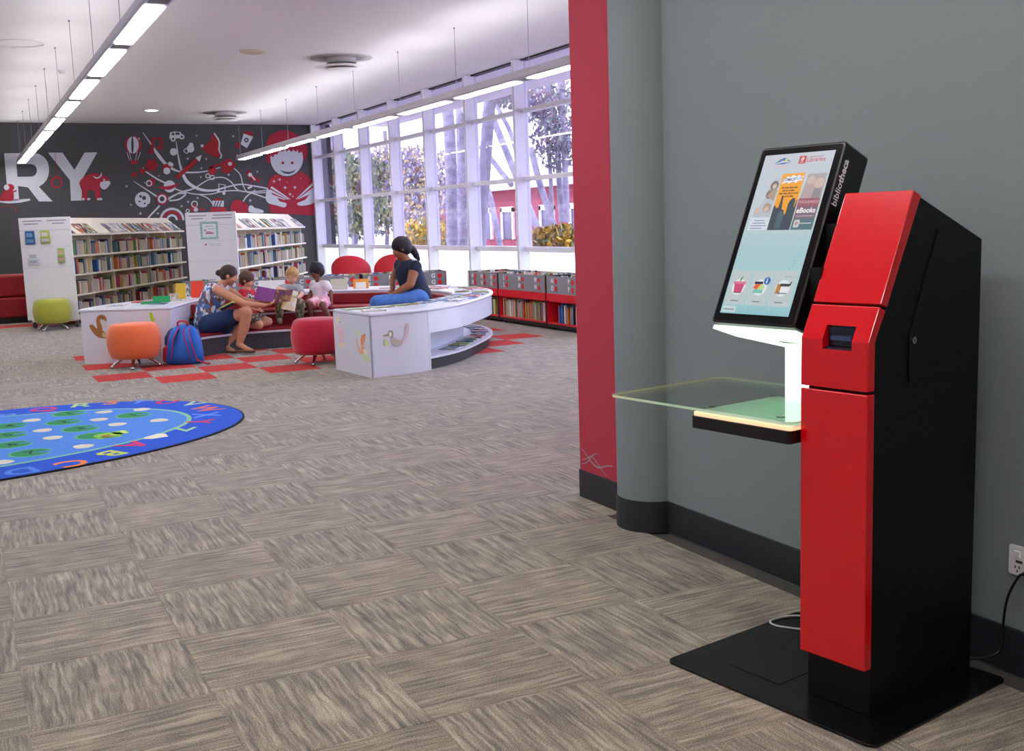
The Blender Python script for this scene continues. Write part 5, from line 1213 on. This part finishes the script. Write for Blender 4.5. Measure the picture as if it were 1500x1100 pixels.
def face_parts(par, c, R, M, skin, eye='2A1C14', brow='4A3020', lip='B0605A', smile=0):
    P = lambda x, y, z: Vector(c)+M @ (Vector((x, y, z))*R)
    for s in (-1, 1):
        e = MB(); e.ball(P(s*.30, .665, -.03), R*.135, R*.10, R*.085, 12, 8, M); w = e.build('eye', mat('eye_white', 'E6E0DA', .3), par, smooth=True)
        e = MB(); e.ball(P(s*.30, .735, -.03), R*.065, R*.05, R*.07, 10, 8, M); e.build('iris', mat('iris_'+eye, eye, .2), w, smooth=True)
        b = MB(); b.tube([P(s*.14, .76, .15), P(s*.30, .76, .20), P(s*.46, .66, .15)], [R*.03, R*.04, R*.025], 6); b.build('eyebrow', mat('brow_'+brow, brow, .9), par, smooth=True)
    m = MB(); m.tube([P(-.22, .66, -.53+.05*smile), P(-.1, .77, -.56), P(0, .80, -.565), P(.1, .77, -.56), P(.22, .66, -.53+.05*smile)], [R*.03, R*.055, R*.06, R*.055, R*.03], 8)
    m.build('mouth', mat('lips_'+lip, lip, .5), par, smooth=True)
def hand(fl, w, d, nrm, s=1.0, curl=.6, side=1):
    d = Vector(d).normalized(); n = (Vector(nrm)-d*Vector(nrm).dot(d)).normalized(); x = d.cross(n).normalized()
    L = .085*s; pc = Vector(w)+d*L*.55
    M_ = Matrix((x, d, n)).transposed()
    fl.ball(pc, .036*s, .050*s, .016*s, 12, 8, M_)
    for i, (o, ln) in enumerate(((-.027, .068), (-.009, .078), (.009, .073), (.026, .058))):
        a = Vector(w)+d*L+x*o*s; b = a+(d*math.cos(curl*.5)+n*math.sin(curl*.5))*ln*.5*s; c = b+(d*math.cos(curl*1.4)+n*math.sin(curl*1.4))*ln*.5*s
        fl.cap(a-d*.03*s, b, .0088*s, .008*s, 8); fl.cap(b, c, .008*s, .0068*s, 8)
    a = Vector(w)+d*.03*s+x*(-.028*side)*s; b = a+(d*.6-x*.7*side+n*.3).normalized()*.035*s; c = b+(d*.9+n*.5).normalized()*.028*s
    fl.cap(a, b, .0115*s, .010*s, 8); fl.cap(b, c, .010*s, .008*s, 8)
def hairmat(nm, c):
    if nm in MATS: return MATS[nm]
    m = mat(nm, c, .55); nt = m.node_tree; b = nt.nodes['Principled BSDF']; tcn = nt.nodes.new('ShaderNodeTexCoord')
    mpn = nt.nodes.new('ShaderNodeMapping'); mpn.inputs['Scale'].default_value = (90, 90, 14); n_ = nt.nodes.new('ShaderNodeTexNoise'); n_.inputs['Scale'].default_value = 1; n_.inputs['Detail'].default_value = 4; n_.inputs['Distortion'].default_value = 1.5
    r = nt.nodes.new('ShaderNodeValToRGB'); cc_ = lin(c); e = r.color_ramp.elements; e[0].position = .35; e[1].position = .68
    e[0].color = tuple(v*.45 for v in cc_[:3])+(1,); e[1].color = tuple(min(1, v*1.5) for v in cc_[:3])+(1,)
    bp = nt.nodes.new('ShaderNodeBump'); bp.inputs['Strength'].default_value = .9; bp.inputs['Distance'].default_value = .012
    nt.links.new(tcn.outputs['Object'], mpn.inputs[0]); nt.links.new(mpn.outputs[0], n_.inputs['Vector']); nt.links.new(n_.outputs[0], r.inputs[0]); nt.links.new(r.outputs[0], b.inputs['Base Color'])
    nt.links.new(n_.outputs[0], bp.inputs['Height']); nt.links.new(bp.outputs[0], b.inputs['Normal']); return m
def hair_shell(par, c, R, M, m, lumps, vox=.007, it=4):
    h = Flesh()
    for (x, y, z, a, b, d) in lumps: h.ball(Vector(c)+M @ (Vector((x, y, z))*R), R*a, R*b, R*d, 16, 12, M)
    return h.melt('hair', m, par, vox, it)
def shoe(par, ank, toe, m, w=.04, h=.05, nm='sandal', sole=True):
    a = Vector(ank); t = Vector(toe); z0 = min(a.z, t.z); s = Flesh()
    d = (t-a); d.z = 0; d.normalize()
    heel = Vector((a.x, a.y, z0))-d*.03; tip = Vector((t.x, t.y, z0))
    s.cap(heel+Vector((0, 0, .012)), tip+Vector((0, 0, .010)), w*.95, w*1.0, 10)
    o = s.build(nm, m, par, smooth=50); 
    for v in o.data.vertices: v.co.z = max(z0-.012, min(v.co.z, z0+.012))
    return o
def sk(nm, c): return mat('skin_'+nm, c, .55, noise=.03, nscale=12)
UPZ = Vector((0, 0, 1))

# cloth with a printed pattern
def print_mat(name, cols, scale, kind='VORONOI', aniso=(1, 1, 1)):
    m = bpy.data.materials.new(name); m.use_nodes = True; nt = m.node_tree; b = nt.nodes['Principled BSDF']; b.inputs['Roughness'].default_value = .8
    tcn = nt.nodes.new('ShaderNodeTexCoord'); mpn = nt.nodes.new('ShaderNodeMapping'); mpn.inputs['Scale'].default_value = aniso
    nt.links.new(tcn.outputs['Object'], mpn.inputs[0])
    r = nt.nodes.new('ShaderNodeValToRGB'); r.color_ramp.interpolation = 'CONSTANT'; e = r.color_ramp.elements
    if kind == 'VORONOI':
        t_ = nt.nodes.new('ShaderNodeTexVoronoi'); t_.inputs['Scale'].default_value = scale; s = nt.nodes.new('ShaderNodeSeparateXYZ')
        nt.links.new(mpn.outputs[0], t_.inputs['Vector']); nt.links.new(t_.outputs['Color'], s.inputs[0]); nt.links.new(s.outputs[0], r.inputs[0])
    else:
        t_ = nt.nodes.new('ShaderNodeTexWave'); t_.inputs['Scale'].default_value = scale; t_.inputs['Distortion'].default_value = 6; t_.inputs['Detail Scale'].default_value = 1.5
        nt.links.new(mpn.outputs[0], t_.inputs['Vector']); nt.links.new(t_.outputs[0], r.inputs[0])
    e[0].position = 0; e[0].color = lin(cols[0]); e[1].position = 1/len(cols); e[1].color = lin(cols[1])
    for i in range(2, len(cols)): k = e.new(i/len(cols)); k.color = lin(cols[i])
    nt.links.new(r.outputs[0], b.inputs['Base Color']); return m

# ---- 1: woman in the patterned top, reading to the children
d0 = 12.55; Zz = Z5
p1 = thing('person', 'woman with hair in a bun wearing a blue and white patterned sleeveless top and navy skirt, reaching out an open book', 'person', (2.5, 12.85, .26))
p1['label'] = 'woman with a hair bun in a patterned sleeveless top and navy skirt, leaning forward reading'
off = Vector((2.5, 12.85, .26)); 
def K(x, y, d): return J(Zz, x, y, d)-off
sk1 = sk('fair', 'C98F6E')
pel, spi, che, nec = K(262,600,12.68), K(262,480,12.66), K(312,350,12.64), K(372,280,12.62)
hc = K(440,192,12.60); ns, fs = K(340,318,12.47), K(392,305,12.82)
el1, w1 = K(562,432,12.40), K(735,448,12.52); el2, w2 = K(600,415,12.86), K(770,418,12.80)
nh, fh = K(270,612,12.56), K(285,612,12.78); nk, fk = K(585,505,12.40), K(545,545,12.72)
na, fa = K(520,775,12.42), K(405,795,12.66); nt_, ft_ = K(630,828,12.36), K(480,832,12.58)
Mh = frame(RT*.93+FW*(.10)-UP*.22, UPZ+RT*.22)
b = Flesh()
b.chain([(pel, .135), (spi, .115), (che, .125), (nec, .055), (hc-Mh @ Vector((0, .03, .07)), .048)])
b.cap(ns, fs, .062, .062); b.chain([(ns, .056), (el1, .042), (w1, .027)]); b.chain([(fs, .056), (el2, .040), (w2, .026)])
b.chain([(nh, .095), (nk, .066), (K(560,640,12.42), .060), (na, .036)]); b.chain([(fh, .095), (fk, .064), (K(490,670,12.70), .058), (fa, .036)])
for a_, t_ in ((na, nt_), (fa, ft_)): b.chain([(a_, .034), (a_.lerp(t_, .6)+Vector((0,0,-.01)), .030), (t_, .022)])
hand(b, w1, w2-w1*0+ (K(830,440,12.66)-w1)-w2, UP, 1.0, .7, 1) if False else hand(b, w1, K(815,430,12.58)-w1, UP, 1.0, .8, -1)
hand(b, w2, K(830,425,12.78)-w2, UP, 1.0, .8, 1)
head(b, hc, .104, Mh)
b.melt('body', sk1, p1, .0075, 5)
face_parts(p1, hc, .104, Mh, sk1)
hm = hairmat('hair_dark_brown', '3A241A')
hair_shell(p1, hc, .104, Mh, hm, [(0,-.16,.26,.86,1.0,.90),(0,-.42,.05,.78,.70,.80),(0,.24,.76,.60,.42,.28),(.52,-.22,.26,.34,.5,.44),(-.52,-.22,.26,.34,.5,.44),(0,-1.22,-.02,.36,.34,.36),(0,-1.0,0,.26,.3,.26)])
top = Flesh(); top.chain([(pel+UPZ*.02, .170), (spi, .142), (che, .142), (nec-(nec-che).normalized()*.075, .078)]); top.cap(ns.lerp(fs, .14), ns.lerp(fs, .86), .068, .068); top.cap(K(235,560,12.66), K(215,635,12.66), .09, .10)
top.melt('patterned_top', print_mat('print_floral', ['4A78B4', 'E4E6EC', '8A5A48', 'B8C4D8', '2F6AB8', '6A4A50', 'D8DAE2'], 36, 'VORONOI', (1, 1, .6)), p1, .009, 4)
sk_ = Flesh(); sk_.cap(nh, nh.lerp(nk, .62), .128, .098); sk_.cap(fh, fh.lerp(fk, .62), .128, .095); sk_.cap(nh.lerp(nk, .3), fh.lerp(fk, .3), .11, .11); sk_.cap(pel-UPZ*.03, K(400,610,12.6), .13, .11); sk_.cap(nh.lerp(nk, .6), fh.lerp(fk, .6), .09, .09)
sk_.melt('navy_skirt', mat('cloth_navy', '16345E', .85, noise=.08, nscale=40), p1, .010, 4)
sd = mat('sandal_brown', '6A4E34', .7)
shoe(p1, na-UPZ*.035, nt_-UPZ*.01, sd); shoe(p1, fa-UPZ*.035, ft_-UPZ*.01, sd)
t = thing('notebook', 'slim navy notebook with a lime edge lying on the woman\'s lap', 'notebook', K(425,455,12.33)+off)
m = MB(); m.mbox(Matrix.Translation((0,0,0)) @ Matrix((( RT.x, FW.x, UP.x, 0), (RT.y, FW.y, UP.y, 0), (RT.z, FW.z, UP.z, 0), (0,0,0,1))) @ Matrix.Rotation(math.radians(-27), 4, 'Y'), .16, .12, .012); m.build('cover', mat('notebook_navy', '1A2A44', .6), t)
m = MB(); m.mbox(Matrix(((RT.x, FW.x, UP.x, 0), (RT.y, FW.y, UP.y, 0), (RT.z, FW.z, UP.z, 0), (0,0,0,1))) @ Matrix.Rotation(math.radians(-27), 4, 'Y') @ Matrix.Translation((0, 0, .012)), .165, .125, .012); m.build('lime_edge', mat('notebook_lime', 'C8D85A', .6), t)

# ---- 2: boy in the red shirt
off = Vector((3.05, 12.98, .26)); p2 = thing('person', 'boy with short brown hair in a red shirt sitting cross-legged beside the woman', 'person', off)
sk2 = sk('boy', 'D09A7C'); R2 = .093
pel, spi, che, nec = K(612,550,13.0), K(600,470,13.02), K(588,385,13.02), K(588,322,13.0); hc = K(590,232,13.0)
ns, fs = K(545,345,12.88), K(625,340,13.14)
Mh = frame(RT*.96-FW*.10-UP*.18, UPZ)
b = Flesh(); b.chain([(pel, .095), (spi, .085), (che, .088), (nec, .040), (hc-UPZ*.06, .036)]); b.cap(ns, fs, .045, .045)
b.chain([(ns, .040), (K(560,440,12.84), .032), (K(640,480,12.80), .022)]); hand(b, K(640,480,12.80), K(680,490,12.8)-K(640,480,12.80), UPZ, .7)
b.chain([(fs, .040), (K(665,420,13.12), .032), (K(690,480,13.0), .022)]); hand(b, K(690,480,13.0), K(720,510,12.95)-K(690,480,13.0), UPZ, .7)
b.chain([(K(612,565,12.92), .068), (K(690,612,12.76), .052), (K(612,612,12.82), .036), (K(575,625,12.86), .028)]); b.cap(K(575,625,12.86), K(545,630,12.84), .026, .020)
b.chain([(K(640,555,13.08), .066), (K(768,582,12.92), .050), (K(705,605,12.88), .036), (K(660,625,12.86), .028)]); b.cap(K(660,625,12.86), K(630,635,12.84), .026, .020)
head(b, hc, R2, Mh, True); b.melt('body', sk2, p2, .007, 5); face_parts(p2, hc, R2, Mh, sk2)
hair_shell(p2, hc, R2, Mh, hairmat('hair_brown', '5A3A26'), [(0,-.15,.28,.90,1.02,.92),(0,-.40,-.02,.80,.70,.80),(0,.32,.70,.62,.46,.26),(.50,-.15,.34,.36,.56,.38),(-.50,-.15,.34,.36,.56,.38)])
sh = Flesh(); sh.chain([(pel+UPZ*.03, .110), (spi, .103), (che, .104), (nec-UPZ*.045, .055)]); sh.cap(ns, ns.lerp(K(560,440,12.84), .55), .056, .052); sh.cap(fs, fs.lerp(K(665,420,13.12), .55), .054, .050); sh.cap(ns, fs, .054, .054)
o = sh.melt('red_shirt', mat('cloth_red', 'C0182E', .85), p2, .008, 4)
pr = Flesh(); pr.ball(K(600,385,12.93), .055, .04, .07); pr.ball(K(590,410,12.915), .055, .035, .06); pr.ball(K(635,400,12.97), .04, .04, .06)
pr.melt('shirt_print', print_mat('print_grey', ['8A8C90', 'E0E0E0', '3A3C40', 'B8BAC0'], 60), p2, .007, 2)
so = Flesh(); so.cap(K(612,560,12.94), K(668,592,12.80), .088, .070); so.cap(K(640,550,13.06), K(715,568,12.98), .084, .066); so.cap(pel, K(640,560,12.98), .10, .09)
so.melt('patterned_shorts', print_mat('print_camo_dark', ['4A4844', '8A7E72', '2E3034', 'A89C90'], 40), p2, .008, 4)

# ---- 3: blond toddler
off = Vector((3.6, 13.28, .43)); p3 = thing('person', 'blond toddler in a grey t-shirt and camouflage trousers looking down at a picture book', 'person', off)
sk3 = sk('toddler', 'E4B096'); R3 = .094
pel, spi, che, nec = K(948,428,13.5), K(955,375,13.5), K(965,325,13.48), K(968,282,13.45); hc = K(968,198,13.42)
ns, fs = K(905,296,13.44), K(1028,300,13.44)
Mh = frame(-FW*.80-UP*.42-RT*.12, UPZ*.9-FW*.3)
b = Flesh(); b.chain([(pel, .085), (spi, .078), (che, .080), (nec, .036), (hc-UPZ*.06, .034)]); b.cap(ns, fs, .040, .040)
wl = K(918,322,13.12); b.chain([(ns, .034), (K(852,306,13.30), .028), (wl, .021)]); hand(b, wl, K(950,345,13.02)-wl, UPZ, .62, .7)
wr = K(1022,385,13.14); b.chain([(fs, .034), (K(1052,352,13.34), .028), (wr, .021)]); hand(b, wr, K(1000,395,13.02)-wr, UPZ, .62, .8)
kl, kr, al, ar = K(866,425,13.16), K(1035,428,13.16), K(862,548,13.16), K(1032,552,13.16)
b.chain([(K(915,432,13.42), .062), (kl, .048), (al, .030)]); b.chain([(K(985,432,13.42), .062), (kr, .048), (ar, .030)])
b.cap(al-UPZ*.02, K(864,582,13.03), .026, .022); b.cap(ar-UPZ*.02, K(1036,588,13.03), .026, .022)
head(b, hc, R3, Mh, True); b.melt('body', sk3, p3, .007, 5); face_parts(p3, hc, R3, Mh, sk3, eye='3A4A5A', brow='B89060', lip='C4706A')
hair_shell(p3, hc, R3, Mh, hairmat('hair_blond', 'D0A468'), [(0,-.18,.30,.90,1.0,.90),(0,-.42,.0,.80,.70,.80),(0,.32,.72,.60,.40,.22),(.55,-.05,.32,.34,.5,.42),(-.55,-.05,.32,.34,.5,.42)])
sh = Flesh(); sh.chain([(pel+UPZ*.02, .100), (spi, .094), (che, .094), (nec-UPZ*.04, .05)]); sh.cap(ns, fs, .050, .050); sh.cap(ns, ns.lerp(K(852,306,13.30), .55), .048, .046); sh.cap(fs, fs.lerp(K(1052,352,13.34), .6), .048, .046)
sh.melt('grey_t_shirt', mat('cloth_grey', 'A4AEB8', .85, noise=.1, nscale=60), p3, .008, 4)
tr = Flesh(); tr.chain([(K(915,434,13.42), .078), (kl, .062), (al+UPZ*.025, .050)]); tr.chain([(K(985,434,13.42), .078), (kr, .062), (ar+UPZ*.025, .050)]); tr.cap(K(915,434,13.44), K(985,434,13.44), .085, .085)
tr.melt('camouflage_trousers', print_mat('print_camo', ['5A5A44', '8A8468', '3E4034', '74705A', 'A09878'], 30), p3, .008, 4)
sg = mat('shoe_grey', '7A7468', .7)
for a_, x, y in ((al, 864, 584), (ar, 1036, 590)):
    s_ = Flesh(); s_.cap(a_-UPZ*.03, K(x, y, 13.02), .034, .032); s_.melt('shoe', sg, p3, .007, 3)

# ---- 4: girl in the white t-shirt
off = Vector((3.98, 13.23, .43)); p4 = thing('person', 'girl with short black hair in a white t-shirt and pink shorts perched on the bench', 'person', off)
sk4 = sk('girl', '7A4C38'); R4 = .091
pel, spi, che, nec = K(1208,415,13.62), K(1205,360,13.62), K(1200,305,13.6), K(1192,245,13.58); hc = K(1172,158,13.55)
ns, fs = K(1150,266,13.66), K(1258,268,13.52)
Mh = frame(-RT*.70-FW*.55-UP*.34, UPZ*.95-RT*.1)
b = Flesh(); b.chain([(pel, .085), (spi, .075), (che, .078), (nec, .036), (hc-UPZ*.055, .034)]); b.cap(ns, fs, .038, .038)
w_ = K(1098,398,13.5); b.chain([(ns, .032), (K(1128,335,13.66), .026), (w_, .019)]); hand(b, w_, K(1080,415,13.45)-w_, UPZ, .6, .5)
w_ = K(1300,405,13.46); b.chain([(fs, .032), (K(1298,335,13.50), .026), (w_, .019)]); hand(b, w_, K(1312,440,13.46)-w_, -RT, .6, .3)
kl, kr, al, ar = K(1112,436,13.34), K(1226,446,13.26), K(1132,540,13.36), K(1284,545,13.28)
b.chain([(K(1180,428,13.56), .060), (kl, .044), (al, .026)]); b.chain([(K(1238,430,13.52), .060), (kr, .044), (ar, .026)])
b.cap(al-UPZ*.02, K(1128,568,13.24), .022, .018); b.cap(ar-UPZ*.02, K(1290,568,13.18), .022, .018)
head(b, hc, R4, Mh, True); b.melt('body', sk4, p4, .007, 5); face_parts(p4, hc, R4, Mh, sk4, eye='14100E', brow='14100E', lip='7A4038')
hair_shell(p4, hc, R4, Mh, hairmat('hair_black', '0E0C0E'), [(0,-.18,.30,.98,1.08,.98),(0,-.45,-.05,.88,.78,.88),(0,.30,.68,.62,.42,.26),(.56,-.12,.25,.36,.6,.5),(-.56,-.12,.25,.36,.6,.5),(0,-.05,1.1,.4,.4,.3),(.3,-.5,.8,.3,.3,.3)])
sh = Flesh(); sh.chain([(pel+UPZ*.03, .100), (spi, .092), (che, .094), (nec-UPZ*.04, .05)]); sh.cap(ns, fs, .050, .050); sh.cap(ns, ns.lerp(K(1128,335,13.66), .5), .046, .044); sh.cap(fs, fs.lerp(K(1298,335,13.50), .5), .048, .048)
sh.melt('white_t_shirt', mat('cloth_white', 'E8E4EC', .85, noise=.03, nscale=60), p4, .008, 4)
so = Flesh(); so.cap(K(1180,425,13.56), K(1130,430,13.40), .082, .066); so.cap(K(1238,428,13.52), K(1230,438,13.36), .082, .066); so.cap(K(1180,420,13.58), K(1238,420,13.58), .092, .092)
so.melt('pink_shorts', print_mat('print_pink', ['F08AA8', 'F4B4C8', 'F8DCE4'], 50), p4, .008, 4)
for a_, x, y in ((al, 1126, 570), (ar, 1292, 570)):
    s_ = Flesh(); s_.cap(a_-UPZ*.035, K(x, y, 13.22), .028, .030); s_.melt('white_shoe', mat('shoe_white', 'E8E6E0', .6), p4, .007, 3)

# ---- 5: woman in the navy top
Zz = Z6; off = Vector((4.42, 11.1, .43)); p5_ = thing('person', 'woman with a black ponytail, navy sleeveless top and blue jeans on the bench', 'person', off)
sk5 = sk('brown', '9A6444'); R5 = .108
pel, spi, che, nec = K(768,520,12.0), K(748,430,12.0), K(712,330,11.98), K(694,252,11.95); hc = K(655,162,11.92)
ns, fs = K(756,292,11.84), K(640,280,12.14)
Mh = frame(-RT*.93-FW*.22-UP*.26, UPZ-RT*.08)
b = Flesh(); b.chain([(pel, .150), (spi, .125), (che, .130), (nec, .056), (hc-UPZ*.075+RT*.02, .050)]); b.cap(ns, fs, .062, .060)
w_ = K(612,478,11.72); b.chain([(ns, .062), (K(722,415,11.76), .046), (w_, .029)]); hand(b, w_, K(570,498,11.74)-w_, -UPZ, 1.0, .6, -1)
w_ = K(598,452,11.96); b.chain([(fs, .056), (K(602,385,12.14), .042), (w_, .028)]); hand(b, w_, K(574,495,11.86)-w_, -FW, 1.0, .6)
nk, fk = K(500,552,11.66), K(492,545,11.98); nh, fh = K(775,530,11.86), K(765,525,12.10)
na = nk-UPZ*.24-RT*.02; fa = fk-UPZ*.24-RT*.03; na.z = .33-off.z; fa.z = .33-off.z
b.chain([(nh, .105), (nk, .070), (na, .040)]); b.chain([(fh, .105), (fk, .070), (fa, .040)])
for a_ in (na, fa): b.cap(a_-UPZ*.04, a_-UPZ*.055-RT*.14, .034, .028)
head(b, hc, R5, Mh); b.melt('body', sk5, p5_, .008, 5); face_parts(p5_, hc, R5, Mh, sk5, eye='14100E', brow='120E0E', lip='8A4A44')
hb_ = hairmat('hair_black', '0E0C0E')
hair_shell(p5_, hc, R5, Mh, hb_, [(0,-.16,.28,.94,1.04,.96),(0,-.42,.05,.84,.74,.88),(0,.24,.74,.58,.46,.26),(.54,-.20,.26,.36,.56,.46),(-.54,-.20,.26,.36,.56,.46),(0,-1.05,-.25,.34,.36,.36),(.05,-1.25,-.62,.34,.38,.46),(.08,-1.38,-1.02,.28,.34,.42),(.1,-1.5,-1.4,.18,.22,.34)])
top = Flesh(); top.chain([(pel+UPZ*.03, .172), (spi, .150), (che, .152), (nec-UPZ*.085+RT*.01, .075)]); top.cap(ns.lerp(fs, .05), ns.lerp(fs, .92), .075, .070); top.cap(ns, ns.lerp(K(722,415,11.76), .12), .076, .072)
top.melt('navy_top', mat('cloth_dark_navy', '14203C', .8, noise=.1, nscale=30), p5_, .009, 4)
je = Flesh(); je.chain([(nh, .125), (nk, .088), (na+UPZ*.02, .062)]); je.chain([(fh, .125), (fk, .088), (fa+UPZ*.02, .062)]); je.cap(nh, fh, .13, .13)
je.melt('blue_jeans', mat('denim_blue', '4A7CC8', .85, noise=.12, nscale=25), p5_, .009, 4)
for a_ in (na, fa):
    s_ = Flesh(); s_.cap(a_-UPZ*.050, a_-UPZ*.058-RT*.15, .034, .028); s_.melt('shoe', mat('shoe_dark', '2A2422', .6), p5_, .008, 3)
for s_ in (ns, fs):
    for i in range(3): MB().ball(s_+UPZ*(.071)+FW*(-.02-.01*i)+RT*(.02*i-.02), .009, n=8, m=6).build('shoulder_stud', mat('stud_white', 'D8D4D0', .4), p5_, smooth=True)

# ---- books in their hands
def quad_book(nm, label, quads, th=.012):
    o0 = quads[0][1][0]; t = thing(nm, label, 'book', o0)
    for pn, q_, m_ in quads:
        n_ = (q_[1]-q_[0]).cross(q_[3]-q_[0]).normalized()*th
        MB().add([p-o0 for p in q_]+[p-o0+n_ for p in q_], [(0,1,2,3),(7,6,5,4),(0,4,5,1),(1,5,6,2),(2,6,7,3),(3,7,4,0)]).build(pn, m_, t)
    return t
Q = lambda L: [J(Z5, *p) for p in L]
quad_book('open_picture_book', 'open purple picture book held out by the woman in the patterned top', [
    ('purple_cover', Q([(650,400,12.80),(815,415,12.62),(835,312,12.62),(685,285,12.80)]), print_mat('cover_purple', ['8E4A9A', '8E4A9A', '9A58A8', '8E4A9A', 'A878A0'], 9)),
    ('brown_cover', Q([(815,415,12.62),(945,412,12.84),(972,312,12.86),(835,312,12.62)]), print_mat('cover_brown', ['8A6A3A', '6A3A5A', 'A8824A', '7A4A4A'], 18))])
quad_book('yellow_picture_book', 'yellow and white picture book dangling from the blond toddler\'s hand', [
    ('cover', Q([(872,475,13.02),(990,500,13.00),(1012,385,13.06),(915,365,13.06)]), print_mat('cover_yellow', ['E8E0C0', 'F0ECE0', 'D8C070', 'E8E0C0'], 12)),
    ('upper_cover', Q([(940,372,13.055),(1012,385,13.055),(1020,332,13.08),(962,320,13.08)]), print_mat('cover_pale', ['E8D890', 'ECE8E0', '7A9AC0'], 14))])
